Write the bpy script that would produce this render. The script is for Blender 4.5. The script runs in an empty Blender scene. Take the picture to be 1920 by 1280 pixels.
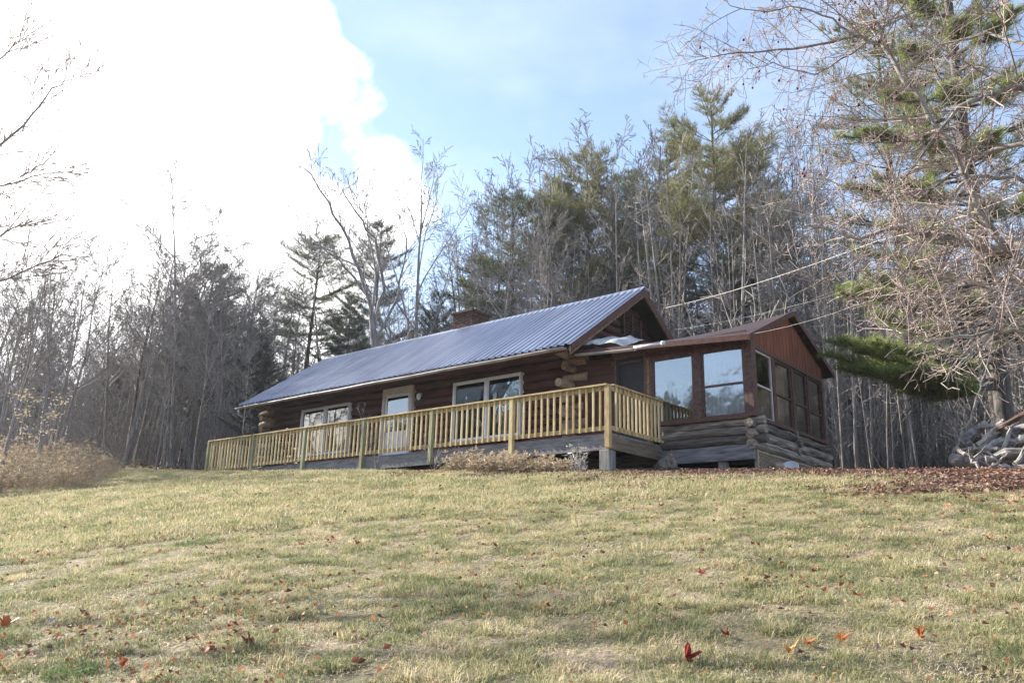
import bpy, math, random
import numpy as np
from mathutils import Vector, Matrix
sc = bpy.context.scene
PI = math.pi

# ------------------------------------------------------------------ camera
CAM = Vector((9.23, -14.27, -2.768)); FPX = 1506.4
YAW, PITCH, ROLL = math.radians(40.026), math.radians(15.636), math.radians(1.44)
fw = Vector((-math.sin(YAW)*math.cos(PITCH), math.cos(YAW)*math.cos(PITCH), math.sin(PITCH)))
rt0 = Vector((math.cos(YAW), math.sin(YAW), 0)); up0 = rt0.cross(fw)
rt = math.cos(ROLL)*rt0 + math.sin(ROLL)*up0
up = -math.sin(ROLL)*rt0 + math.cos(ROLL)*up0
cd = bpy.data.cameras.new('camera'); cam = bpy.data.objects.new('camera', cd)
sc.collection.objects.link(cam); sc.camera = cam
cam.matrix_world = Matrix(((rt.x, up.x, -fw.x, CAM.x), (rt.y, up.y, -fw.y, CAM.y), (rt.z, up.z, -fw.z, CAM.z), (0, 0, 0, 1)))
cd.sensor_width = 36; cd.lens = FPX/1920*36; cd.clip_end = 3000; cd.clip_start = 0.1

def ray(u, v):
    d = fw + rt*((u-960)/FPX) - up*((v-640)/FPX)
    return d / math.hypot(d.x, d.y)
def at(u, v, dist): return CAM + ray(u, v)*dist       # point of the place seen at a photo pixel, at a ground distance

# ------------------------------------------------------------------ light and sky
SUN_AZ, SUN_EL = math.radians(98), math.radians(30)     # azimuth: left of +Y
sund = Vector((-math.sin(SUN_AZ)*math.cos(SUN_EL), math.cos(SUN_AZ)*math.cos(SUN_EL), math.sin(SUN_EL)))
L = bpy.data.lights.new('sun', 'SUN'); L.energy = 5.0; L.angle = math.radians(0.6); L.color = (1.0, 0.93, 0.82)
lo = bpy.data.objects.new('sun', L); sc.collection.objects.link(lo)
lo.rotation_euler = sund.to_track_quat('Z', 'Y').to_euler()
w = bpy.data.worlds.new("World"); sc.world = w; w.use_nodes = True
nt = w.node_tree; N = nt.nodes; N.clear(); LK = nt.links.new
def wn(t, **k):
    n = N.new(t)
    for a, b in k.items(): setattr(n, a, b)
    return n
sky = wn('ShaderNodeTexSky', sky_type='NISHITA', sun_disc=False, sun_elevation=SUN_EL, sun_rotation=-SUN_AZ, air_density=1.0, dust_density=0.3, ozone_density=0.7, altitude=300)
bg1 = wn('ShaderNodeBackground'); bg1.inputs[1].default_value = 0.10
LK(sky.outputs[0], bg1.inputs[0])
bg2 = wn('ShaderNodeBackground'); bg2.inputs[0].default_value = (1, 0.985, 0.97, 1); bg2.inputs[1].default_value = 0.85
tc = wn('ShaderNodeTexCoord')
nrm = wn('ShaderNodeVectorMath', operation='NORMALIZE'); LK(tc.outputs['Generated'], nrm.inputs[0])
def dirv(az, el):
    az, el = math.radians(az), math.radians(el)
    return (-math.sin(az)*math.cos(el), math.cos(az)*math.cos(el), math.sin(el))
dt = wn('ShaderNodeVectorMath', operation='DOT_PRODUCT'); LK(nrm.outputs[0], dt.inputs[0]); dt.inputs[1].default_value = dirv(91, 13)
n1 = wn('ShaderNodeTexNoise'); n1.inputs['Scale'].default_value = 3.2; n1.inputs['Detail'].default_value = 6; n1.inputs['Roughness'].default_value = 0.5
LK(nrm.outputs[0], n1.inputs['Vector'])
m1 = wn('ShaderNodeMath', operation='MULTIPLY_ADD'); LK(n1.outputs[0], m1.inputs[0]); m1.inputs[1].default_value = 0.42; LK(dt.outputs['Value'], m1.inputs[2])
r1 = wn('ShaderNodeMapRange'); r1.interpolation_type = 'SMOOTHSTEP'; LK(m1.outputs[0], r1.inputs[0]); r1.inputs[1].default_value = 0.950; r1.inputs[2].default_value = 0.985
# thin streaks of cloud and milky air near the horizon
sep = wn('ShaderNodeSeparateXYZ'); LK(nrm.outputs[0], sep.inputs[0])
mp = wn('ShaderNodeMapping'); mp.inputs['Scale'].default_value = (1.6, 1.6, 4); LK(nrm.outputs[0], mp.inputs[0])
n2 = wn('ShaderNodeTexNoise'); n2.inputs['Scale'].default_value = 2.4; n2.inputs['Detail'].default_value = 5; LK(mp.outputs[0], n2.inputs['Vector'])
r2 = wn('ShaderNodeMapRange'); LK(n2.outputs[0], r2.inputs[0]); r2.inputs[1].default_value = 0.4; r2.inputs[2].default_value = 0.85; r2.inputs[3].default_value = 0.03; r2.inputs[4].default_value = 0.20
r3 = wn('ShaderNodeMapRange'); LK(sep.outputs[2], r3.inputs[0]); r3.inputs[1].default_value = 0.36; r3.inputs[2].default_value = 0.08; r3.inputs[3].default_value = 0.0; r3.inputs[4].default_value = 0.6
r4 = wn('ShaderNodeMapRange'); LK(sep.outputs[1], r4.inputs[0]); r4.inputs[1].default_value = -0.2; r4.inputs[2].default_value = 0.3
m4 = wn('ShaderNodeMath', operation='MULTIPLY'); LK(r3.outputs[0], m4.inputs[0]); LK(r4.outputs[0], m4.inputs[1])
mx = wn('ShaderNodeMath', operation='MAXIMUM'); LK(r2.outputs[0], mx.inputs[0]); LK(m4.outputs[0], mx.inputs[1])
mx2 = wn('ShaderNodeMath', operation='MAXIMUM'); LK(mx.outputs[0], mx2.inputs[0]); LK(r1.outputs[0], mx2.inputs[1])
ms = wn('ShaderNodeMixShader'); LK(mx2.outputs[0], ms.inputs[0]); LK(bg1.outputs[0], ms.inputs[1]); LK(bg2.outputs[0], ms.inputs[2])
wo = wn('ShaderNodeOutputWorld'); LK(ms.outputs[0], wo.inputs[0])
sc.view_settings.view_transform = 'Standard'; sc.view_settings.look = 'None'
sc.view_settings.exposure = 1.6; sc.view_settings.gamma = 1; sc.view_settings.use_curve_mapping = False
sc.render.engine = 'CYCLES'
cy = sc.cycles; cy.max_bounces = 6; cy.diffuse_bounces = 3; cy.glossy_bounces = 3; cy.transparent_max_bounces = 8; cy.transmission_bounces = 3; cy.use_denoising = True

# ------------------------------------------------------------------ helpers
def tag(o, label=None, cat=None, group=None, kind=None):
    if label: o['label'] = label
    if cat: o['category'] = cat
    if group: o['group'] = group
    if kind: o['kind'] = kind
    return o
def empty(name, loc, label, cat, group=None, rz=0):
    o = bpy.data.objects.new(name, None); sc.collection.objects.link(o)
    o.location = loc; o.rotation_euler = (0, 0, rz); o.empty_display_size = 0.3
    return tag(o, label, cat, group)

class MB:
    def __init__(s): s.v = []; s.f = []; s.t = []; s.o = Vector((0, 0, 0))
    def add(s, vs, fs, tint=0.5):
        b = len(s.v); s.v += [tuple(x) for x in vs]; s.f += [tuple(i+b for i in f) for f in fs]
        s.t += [tint]*len(vs)
    def box(s, x0, x1, y0, y1, z0, z1, tint=0.5):
        s.add([(x0,y0,z0),(x1,y0,z0),(x1,y1,z0),(x0,y1,z0),(x0,y0,z1),(x1,y0,z1),(x1,y1,z1),(x0,y1,z1)],
              [(0,3,2,1),(4,5,6,7),(0,1,5,4),(1,2,6,5),(2,3,7,6),(3,0,4,7)], tint)
    def bar(s, a, b, wd, ht, upv=(0,0,1), tint=0.5, roll=0):
        a = Vector(a); b = Vector(b); d = (b-a).normalized(); sd = d.cross(Vector(upv)).normalized(); u2 = sd.cross(d)
        vs = []
        for p in (a, b):
            for i, j in ((-1,-1),(1,-1),(1,1),(-1,1)): vs.append(p + sd*(i*wd/2) + u2*(j*ht/2))
        s.add(vs, [(0,1,2,3),(7,6,5,4),(0,4,5,1),(1,5,6,2),(2,6,7,3),(3,7,4,0)], tint)
    def tube(s, pts, rad, n=6, cap=True, tint=0.5, jit=0, rng=random):
        pts = [Vector(p) for p in pts]; k = len(pts); vs = []; fs = []
        d = (pts[1]-pts[0]).normalized(); a = d.orthogonal().normalized()
        for i, p in enumerate(pts):
            d = (pts[min(i+1, k-1)] - pts[max(i-1, 0)])
            if d.length < 1e-9: d = Vector((0,0,1))
            d.normalize(); a = (a - d*a.dot(d))
            a = a.normalized() if a.length > 1e-6 else d.orthogonal().normalized()
            b = d.cross(a); r = rad[i] if hasattr(rad, '__len__') else rad
            for j in range(n):
                t = 2*PI*j/n; q = r*(1 + (rng.uniform(-jit, jit) if jit else 0)); vs.append(p + a*(q*math.cos(t)) + b*(q*math.sin(t)))
        for i in range(k-1):
            for j in range(n):
                j2 = (j+1) % n; fs.append((i*n+j, i*n+j2, (i+1)*n+j2, (i+1)*n+j))
        if cap and n > 3: fs.append(tuple(range(n-1, -1, -1))); fs.append(tuple((k-1)*n+j for j in range(n)))
        s.add(vs, fs, tint)
    def prism(s, poly, axis, a, b, tint=0.5):           # poly in the two other axes, extruded a..b
        n = len(poly); vs = []
        for c in (a, b):
            for (p, q) in poly:
                vs.append({'x': (c,p,q), 'y': (p,c,q), 'z': (p,q,c)}[axis])
        fs = [tuple(range(n-1,-1,-1)), tuple(range(n, 2*n))] + [(i, (i+1)%n, n+(i+1)%n, n+i) for i in range(n)]
        s.add(vs, fs, tint)
    def build(s, name, mat, parent=None, smooth=False, loc=None, bevel=0):
        me = bpy.data.meshes.new(name); me.from_pydata(s.v, [], s.f); me.materials.append(mat)
        at_ = me.attributes.new('tint', 'FLOAT', 'POINT'); at_.data.foreach_set('value', np.array(s.t, 'f'))
        if smooth: me.polygons.foreach_set('use_smooth', [True]*len(me.polygons))
        import bmesh
        if len(s.f) < 3000:
            bm = bmesh.new(); bm.from_mesh(me); bmesh.ops.recalc_face_normals(bm, faces=bm.faces); bm.to_mesh(me); bm.free()
        me.update()
        o = bpy.data.objects.new(name, me); sc.collection.objects.link(o)
        if parent: o.parent = parent
        if loc is not None: o.location = loc
        if bevel:
            m = o.modifiers.new('bevel', 'BEVEL'); m.width = bevel; m.segments = 2; m.limit_method = 'ANGLE'
        return o

# ------------------------------------------------------------------ materials
def mat(name, stops, scale=(1,1,1), nscale=5, detail=6, rough=0.8, bump=0.0, bscale=None, metal=0, tint=0, spec=0.3, coord='Object', fine=0, dist=0.0, trans=0, bdist=0.02, ior=None, coat=0):
    m = bpy.data.materials.new(name); m.use_nodes = True; t = m.node_tree; n = t.nodes; l = t.links.new
    p = n['Principled BSDF']; p.inputs['Roughness'].default_value = rough; p.inputs['Metallic'].default_value = metal
    p.inputs['Specular IOR Level'].default_value = spec
    if ior: p.inputs['IOR'].default_value = ior
    tc = n.new('ShaderNodeTexCoord'); mp = n.new('ShaderNodeMapping'); mp.inputs['Scale'].default_value = scale
    if coord == 'World':
        g = n.new('ShaderNodeNewGeometry'); l(g.outputs['Position'], mp.inputs[0])
    else: l(tc.outputs[coord], mp.inputs[0])
    no = n.new('ShaderNodeTexNoise'); no.inputs['Scale'].default_value = nscale; no.inputs['Detail'].default_value = detail; no.inputs['Roughness'].default_value = 0.6; no.inputs['Distortion'].default_value = dist
    l(mp.outputs[0], no.inputs['Vector'])
    fac = no.outputs[0]
    mr = n.new('ShaderNodeMapRange'); mr.inputs[1].default_value = 0.28; mr.inputs[2].default_value = 0.72; l(fac, mr.inputs[0]); fac = mr.outputs[0]
    if tint:
        at_ = n.new('ShaderNodeAttribute'); at_.attribute_name = 'tint'
        mi = n.new('ShaderNodeMix'); mi.inputs[0].default_value = tint; l(fac, mi.inputs[2]); l(at_.outputs['Fac'], mi.inputs[3]); fac = mi.outputs[0]
    cr = n.new('ShaderNodeValToRGB'); cr.color_ramp.elements.remove(cr.color_ramp.elements[1])
    for i, (pos, c) in enumerate(stops):
        e = cr.color_ramp.elements[0] if i == 0 else cr.color_ramp.elements.new(pos)
        e.position = pos; e.color = (*c, 1)
    l(fac, cr.inputs[0]); l(cr.outputs[0], p.inputs['Base Color'])
    if bump:
        nb = n.new('ShaderNodeTexNoise'); nb.inputs['Scale'].default_value = bscale or nscale*2; nb.inputs['Detail'].default_value = 8; l(mp.outputs[0], nb.inputs['Vector'])
        b = n.new('ShaderNodeBump'); b.inputs['Strength'].default_value = bump; b.inputs['Distance'].default_value = bdist
        l(nb.outputs[0], b.inputs['Height']); l(b.outputs[0], p.inputs['Normal'])
    if trans:
        tr = n.new('ShaderNodeBsdfTranslucent'); l(cr.outputs[0], tr.inputs[0]); mxs = n.new('ShaderNodeMixShader'); mxs.inputs[0].default_value = trans
        l(p.outputs[0], mxs.inputs[1]); l(tr.outputs[0], mxs.inputs[2]); l(mxs.outputs[0], n['Material Output'].inputs[0])
    return m
def glass(name, mixf, tintc=(0.8, 0.86, 0.9), rough=0.02, bump=0.12):
    m = bpy.data.materials.new(name); m.use_nodes = True; t = m.node_tree; n = t.nodes; l = t.links.new
    n.remove(n['Principled BSDF'])
    g = n.new('ShaderNodeBsdfGlossy'); g.inputs['Roughness'].default_value = rough
    tr = n.new('ShaderNodeBsdfTransparent'); tr.inputs[0].default_value = (*tintc, 1)
    fr = n.new('ShaderNodeFresnel'); fr.inputs[0].default_value = 1.5
    ma = n.new('ShaderNodeMath'); ma.operation = 'ADD'; ma.use_clamp = True; l(fr.outputs[0], ma.inputs[0]); ma.inputs[1].default_value = mixf
    mx_ = n.new('ShaderNodeMixShader'); l(ma.outputs[0], mx_.inputs[0]); l(tr.outputs[0], mx_.inputs[1]); l(g.outputs[0], mx_.inputs[2])
    tc = n.new('ShaderNodeTexCoord'); no = n.new('ShaderNodeTexNoise'); no.inputs['Scale'].default_value = 2.2; l(tc.outputs['Object'], no.inputs['Vector'])
    b = n.new('ShaderNodeBump'); b.inputs['Strength'].default_value = bump; b.inputs['Distance'].default_value = 0.02; l(no.outputs[0], b.inputs['Height']); l(b.outputs[0], g.inputs['Normal'])
    l(mx_.outputs[0], n['Material Output'].inputs[0])
    return m

M = {}
M['log_red'] = mat('stained_log_wood', [(0,(.018,.006,.005)),(.5,(.058,.017,.011)),(1,(.11,.034,.020))], (1.2,14,14), 1.2, rough=.6, bump=.5)
M['log_end'] = mat('cut_log_wood', [(0,(.08,.045,.03)),(.45,(.22,.15,.10)),(1,(.42,.32,.24))], (6,2,6), 2.2, rough=.8, bump=.5, tint=.4)
M['log_grey'] = mat('weathered_log_wood', [(0,(.022,.018,.016)),(.35,(.10,.088,.08)),(.6,(.21,.185,.165)),(.8,(.36,.32,.275)),(1,(.28,.18,.11))], (1,9,9), 1.6, rough=.85, bump=.7, tint=.35)
M['log_grey_side'] = mat('weathered_log_wood_side', [(0,(.022,.018,.016)),(.35,(.10,.088,.08)),(.6,(.21,.185,.165)),(.8,(.36,.32,.275)),(1,(.28,.18,.11))], (9,1,9), 1.6, rough=.85, bump=.7, tint=.35)
M['rail'] = mat('treated_lumber', [(0,(.30,.21,.10)),(.4,(.52,.41,.21)),(.75,(.66,.55,.32)),(1,(.72,.64,.44))], (3,3,1.2), 4, rough=.75, bump=.3, tint=.6)
M['rail_x'] = mat('treated_lumber_board', [(0,(.28,.19,.09)),(.5,(.49,.38,.19)),(1,(.62,.52,.31))], (1,8,8), 3, rough=.75, bump=.3)
M['post'] = mat('greenish_treated_post', [(0,(.20,.19,.10)),(.5,(.34,.34,.20)),(1,(.46,.42,.25))], (6,6,1), 3, rough=.75, bump=.3, tint=.45)
M['rim'] = mat('grey_weathered_board', [(0,(.075,.075,.085)),(.5,(.20,.205,.22)),(1,(.32,.31,.31))], (1,8,8), 2.2, rough=.85, bump=.4)
M['rim_y'] = mat('brown_weathered_board', [(0,(.06,.05,.045)),(.5,(.17,.135,.10)),(1,(.27,.22,.165))], (8,1,8), 2.2, rough=.85, bump=.4)
M['post_grey'] = mat('grey_weathered_post', [(0,(.10,.10,.10)),(.5,(.24,.24,.23)),(1,(.36,.34,.31))], (8,8,1), 2.2, rough=.85, bump=.4)
M['trim'] = mat('brown_painted_trim', [(0,(.04,.022,.020)),(.5,(.095,.050,.043)),(1,(.15,.085,.07))], (5,5,5), 3, rough=.6, bump=.2)
M['rake'] = mat('dark_red_rake_board', [(0,(.035,.014,.013)),(.5,(.085,.03,.026)),(1,(.13,.05,.04))], (3,3,3), 4, rough=.55)
M['rake_wood'] = mat('raw_wood_edge', [(0,(.10,.055,.03)),(.5,(.19,.11,.06)),(1,(.3,.19,.11))], (3,3,3), 4, rough=.7)
M['soffit'] = mat('dark_soffit_board', [(0,(.018,.012,.010)),(1,(.06,.04,.03))], (2,9,2), 3, rough=.8)
M['roof'] = mat('blue_grey_metal_roofing', [(0,(.27,.29,.37)),(.5,(.38,.40,.49)),(1,(.52,.54,.62))], (.9,.16,.16), 2.8, rough=.25, metal=.6, bump=.12, spec=.5)
M['flash'] = mat('weathered_metal', [(0,(.18,.18,.19)),(1,(.5,.5,.5))], (2,2,2), 4, rough=.5, metal=.4)
M['gutter'] = mat('dull_painted_gutter', [(0,(.16,.13,.12)),(.5,(.34,.31,.29)),(1,(.46,.43,.41))], (.8,3,3), 3, rough=.45)
M['brick'] = mat('old_brick', [(0,(.03,.02,.018)),(.5,(.075,.042,.036)),(1,(.16,.10,.085))], (1,1,1), 9, rough=.9, bump=.6)
M['white'] = mat('white_vinyl', [(0,(.58,.60,.66)),(1,(.74,.76,.82))], (2,2,2), 3, rough=.45)
M['white_soft'] = mat('worn_pink_white_trim', [(0,(.42,.36,.34)),(1,(.62,.56,.53))], (2,2,2), 5, rough=.6)
M['glass'] = glass('clear_window_glass', 0.22)
M['glass_hazy'] = glass('filmy_window_glass', 0.30, (.7,.75,.8), 0.06, 0.35)
M['glass_plain'] = glass('plain_window_glass', 0.0, (.8,.85,.85), 0.02, 0.25)
M['glass_dim'] = glass('dusty_window_glass', 0.2, (.6,.66,.66), 0.08, 0.3)
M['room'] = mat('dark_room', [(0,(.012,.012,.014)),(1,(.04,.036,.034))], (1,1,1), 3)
M['curtain'] = mat('pale_curtain', [(0,(.35,.38,.44)),(1,(.62,.64,.68))], (9,9,.4), 2, rough=.9, trans=.25)
M['curtain_dim'] = mat('grey_green_curtain', [(0,(.16,.18,.18)),(1,(.42,.44,.43))], (9,9,.4), 2, rough=.9)
M['screen'] = mat('dark_insect_screen', [(0,(.016,.018,.024)),(1,(.03,.033,.042))], (1,1,1), 4, rough=.7)
M['lattice'] = mat('wood_lattice', [(0,(.24,.19,.14)),(1,(.5,.43,.33))], (4,4,4), 5, rough=.8)
M['sheet'] = mat('grey_weathered_plastic_sheet', [(0,(.20,.20,.20)),(.5,(.40,.41,.42)),(1,(.62,.62,.62))], (2,2,2), 5, rough=.6, bump=.4, tint=.2)
M['rock'] = mat('field_rock', [(0,(.16,.13,.11)),(.5,(.33,.28,.25)),(1,(.5,.45,.41))], (1,1,1), 6, rough=.9, bump=.6)
M['bark'] = mat('grey_bark', [(0,(.09,.084,.082)),(.5,(.22,.205,.20)),(1,(.37,.35,.335))], (7,7,1), 1.6, rough=.9, bump=.5)
M['bark_pale'] = mat('pale_bark', [(0,(.10,.09,.082)),(.5,(.25,.23,.21)),(1,(.40,.37,.34))], (6,6,1.2), 1.8, rough=.85, bump=.3)
M['bark_dark'] = mat('dark_bark', [(0,(.035,.032,.03)),(.5,(.09,.08,.074)),(1,(.16,.14,.13))], (7,7,1), 2, rough=.9, bump=.5)
M['twig'] = mat('grey_twigs', [(0,(.12,.108,.108)),(.5,(.25,.228,.22)),(1,(.39,.36,.34))], (1,1,1), 2, rough=.9)
M['twig_pale'] = mat('sunlit_pinkish_twigs', [(0,(.13,.10,.10)),(.5,(.34,.27,.25)),(1,(.52,.45,.41))], (1,1,1), 1.2, rough=.8, tint=.5)
M['needle'] = mat('pine_needles', [(0,(.03,.045,.022)),(.5,(.08,.105,.045)),(1,(.17,.18,.075))], (1,1,1), .5, rough=.6, tint=.6, trans=.3)
M['needle_dark'] = mat('dark_pine_needles', [(0,(.022,.034,.028)),(.5,(.05,.068,.05)),(1,(.10,.115,.07))], (1,1,1), .5, rough=.6, tint=.6, trans=.25)
M['needle_olive'] = mat('olive_pine_needles', [(0,(.075,.08,.04)),(.5,(.19,.19,.085)),(1,(.36,.34,.15))], (1,1,1), .5, rough=.6, tint=.6, trans=.35)
M['needle_bright'] = mat('bright_pine_needles', [(0,(.08,.11,.035)),(.5,(.24,.29,.085)),(1,(.48,.52,.19))], (1,1,1), .8, rough=.55, tint=.6, trans=.35)
M['berry'] = mat('dark_red_crabapple', [(0,(.09,.012,.015)),(1,(.2,.03,.03))], (1,1,1), 3, rough=.4)
M['grass'] = mat('autumn_grass', [(0,(.045,.06,.04)),(.19,(.12,.155,.065)),(.38,(.27,.29,.14)),(.53,(.46,.415,.22)),(.66,(.56,.455,.31)),(.8,(.72,.64,.50)),(.92,(.40,.27,.21)),(1,(.22,.14,.12))], (1,1,1), 1.9, detail=12, rough=.65, tint=.58, coord='World', trans=.4)
M['weed'] = mat('dry_weed_stalks', [(0,(.14,.105,.075)),(.5,(.36,.28,.195)),(1,(.62,.52,.37))], (1,1,1), .8, rough=.8, tint=.6, coord='World', trans=.2)
M['litter'] = mat('dry_brown_leaves', [(0,(.05,.03,.026)),(.35,(.14,.08,.065)),(.7,(.26,.17,.13)),(1,(.44,.34,.28))], (1,1,1), .6, rough=.75, tint=.75, coord='World', trans=.2)
M['leaf_litter2'] = mat('scattered_orange_brown_leaves', [(0,(.11,.05,.035)),(.4,(.25,.10,.06)),(.7,(.42,.19,.09)),(1,(.46,.36,.30))], (1,1,1), .6, rough=.7, tint=.85, coord='World', trans=.3)
for nm, c in (('orange',(.50,.17,.05)),('red',(.36,.035,.022)),('rust',(.27,.10,.06)),('salmon',(.55,.24,.17)),('yellow',(.52,.29,.09)),('pale',(.55,.47,.47))):
    M['leaf_'+nm] = mat(nm+'_maple_leaf', [(0,tuple(x*.6 for x in c)),(.5,c),(1,tuple(min(1,x*1.25) for x in c))], (1,1,1), 12, rough=.5, trans=.35)

# ------------------------------------------------------------------ terrain
def sstep(a, b, x):
    t = min(1, max(0, (x-a)/(b-a))); return t*t*(3-2*t)
def gz(x, y):
    xx = 60*math.tanh(x/60)
    z = -0.87 - 0.055*xx
    ks = 0.8                                             # soft bend of the slope round the line y = -0.6
    def soft(t): return ks*math.log1p(math.exp(max(-30, min(30, t/ks))))*1.0 if t/ks < 30 else t
    a = soft(y+0.9)                                      # ~ max(0, y+.9)
    lo_ = y + 0.9 - a                                    # ~ min(0, y+.9)
    lo_ = -70*math.tanh(-lo_/70)
    z += 0.22*lo_ - 0.0 + 0.085*min(a, 9) + 0.10*60*math.tanh(max(0, a-9)/60)
    z += 0.5*sstep(-17, -30, x)*sstep(-9, -2, y)*0.6
    z += 37*sstep(-42, -118, y)*(1+.12*math.sin(x*.05)+.05*math.sin(x*.13+1))
    z += 0.010*math.sin(x*4.1+1.3*math.sin(y*1.9))*math.sin(y*4.6+x*1.1)*sstep(6, 0, y)
    z += 0.022*math.sin(x*1.3+y*.7)*math.sin(y*1.1-x*.5) + 0.05*math.sin(x*.43+1)*math.sin(y*.37)
    return z
def gcoords(lim, fine, n1_, n2_):
    a = list(np.linspace(-fine, fine, n1_)); b = list(fine + (lim-fine)*(np.linspace(0, 1, n2_)[1:]**2.2))
    return [-q for q in reversed(b)] + a + b
gx = gcoords(280, 45, 226, 40); gy = gcoords(280, 45, 226, 40)
gm = MB(); gm.v = [(x, y, gz(x, y)) for y in gy for x in gx]; gm.t = [.5]*len(gm.v)
nx = len(gx); gm.f = [(j*nx+i, j*nx+i+1, (j+1)*nx+i+1, (j+1)*nx+i) for j in range(len(gy)-1) for i in range(nx-1)]
def ground_mat():
    m = mat('hillside_soil_and_thatch', [(0,(.045,.038,.025)),(.35,(.11,.095,.055)),(.6,(.19,.16,.10)),(1,(.25,.18,.14))], (1,1,1), 1.3, detail=12, rough=.95, bump=.8, bscale=14, coord='World', bdist=.05)
    t = m.node_tree; n = t.nodes; l = t.links.new; p = n['Principled BSDF']
    lawn = p.inputs['Base Color'].links[0].from_socket
    g = n.new('ShaderNodeNewGeometry'); s = n.new('ShaderNodeSeparateXYZ'); l(g.outputs['Position'], s.inputs[0])
    no = n.new('ShaderNodeTexNoise'); no.inputs['Scale'].default_value = 5; no.inputs['Detail'].default_value = 10; l(g.outputs['Position'], no.inputs['Vector'])
    cr = n.new('ShaderNodeValToRGB'); e = cr.color_ramp.elements; e[0].position = .3; e[0].color = (.028,.016,.012,1); e[1].position = .7; e[1].color = (.13,.08,.055,1); l(no.outputs[0], cr.inputs[0])
    a = n.new('ShaderNodeMath'); a.operation = 'MULTIPLY_ADD'; l(no.outputs[0], a.inputs[0]); a.inputs[1].default_value = 2.0; l(s.outputs[1], a.inputs[2])
    mr = n.new('ShaderNodeMapRange'); l(a.outputs[0], mr.inputs[0]); mr.inputs[1].default_value = .6; mr.inputs[2].default_value = 1.6
    mr2 = n.new('ShaderNodeMapRange'); l(s.outputs[1], mr2.inputs[0]); mr2.inputs[1].default_value = -36; mr2.inputs[2].default_value = -46; mx_ = n.new('ShaderNodeMath'); mx_.operation = 'MAXIMUM'; l(mr.outputs[0], mx_.inputs[0]); l(mr2.outputs[0], mx_.inputs[1])
    mi = n.new('ShaderNodeMix'); mi.data_type = 'RGBA'; l(mx_.outputs[0], mi.inputs[0]); l(lawn, mi.inputs[6]); l(cr.outputs[0], mi.inputs[7]); l(mi.outputs[2], p.inputs['Base Color'])
    return m
tag(gm.build('ground', ground_mat(), smooth=True), kind='structure')

# ------------------------------------------------------------------ scatter (stuff that nobody could count)
def scatter(name, pts, rots, scl, idx, protos, label=None):
    col = bpy.data.collections.new(name+'_sources')
    for o in protos:
        for c in list(o.users_collection): c.objects.unlink(o)
        col.objects.link(o)
    me = bpy.data.meshes.new(name); me.from_pydata([tuple(p) for p in pts], [], [])
    a = me.attributes.new('rot', 'FLOAT_VECTOR', 'POINT'); a.data.foreach_set('vector', np.array(rots, 'f').ravel())
    a = me.attributes.new('scl', 'FLOAT', 'POINT'); a.data.foreach_set('value', np.array(scl, 'f'))
    a = me.attributes.new('idx', 'INT', 'POINT'); a.data.foreach_set('value', np.array(idx, 'i'))
    o = bpy.data.objects.new(name, me); sc.collection.objects.link(o)
    g = bpy.data.node_groups.new(name, 'GeometryNodeTree')
    g.interface.new_socket('Geometry', in_out='INPUT', socket_type='NodeSocketGeometry'); g.interface.new_socket('Geometry', in_out='OUTPUT', socket_type='NodeSocketGeometry')
    gi = g.nodes.new('NodeGroupInput'); go = g.nodes.new('NodeGroupOutput'); ip = g.nodes.new('GeometryNodeInstanceOnPoints')
    ci = g.nodes.new('GeometryNodeCollectionInfo'); ci.inputs['Collection'].default_value = col; ci.inputs['Separate Children'].default_value = True; ci.inputs['Reset Children'].default_value = True
    def na(nm, ty):
        q = g.nodes.new('GeometryNodeInputNamedAttribute'); q.data_type = ty; q.inputs['Name'].default_value = nm; return q.outputs[0]
    g.links.new(gi.outputs[0], ip.inputs['Points']); g.links.new(ci.outputs[0], ip.inputs['Instance'])
    ip.inputs['Pick Instance'].default_value = True
    g.links.new(na('idx', 'INT'), ip.inputs['Instance Index']); g.links.new(na('rot', 'FLOAT_VECTOR'), ip.inputs['Rotation']); g.links.new(na('scl', 'FLOAT'), ip.inputs['Scale'])
    g.links.new(ip.outputs[0], go.inputs[0])
    md = o.modifiers.new('scatter', 'NODES'); md.node_group = g
    return tag(o, label, None, None, 'stuff')

def hit_y(u, v, y):
    d = ray(u, v); return CAM + d*((y-CAM.y)/d.y)
def hit_x(u, v, x):
    d = ray(u, v); return CAM + d*((x-CAM.x)/d.x)
def hit_ground(u, v):
    d = ray(u, v); lo_, s = 0, 2.0
    while s < 90:
        p = CAM + d*s
        if p.z < gz(p.x, p.y): return Vector((p.x, p.y, gz(p.x, p.y)))
        s += 0.03
    return None
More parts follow.
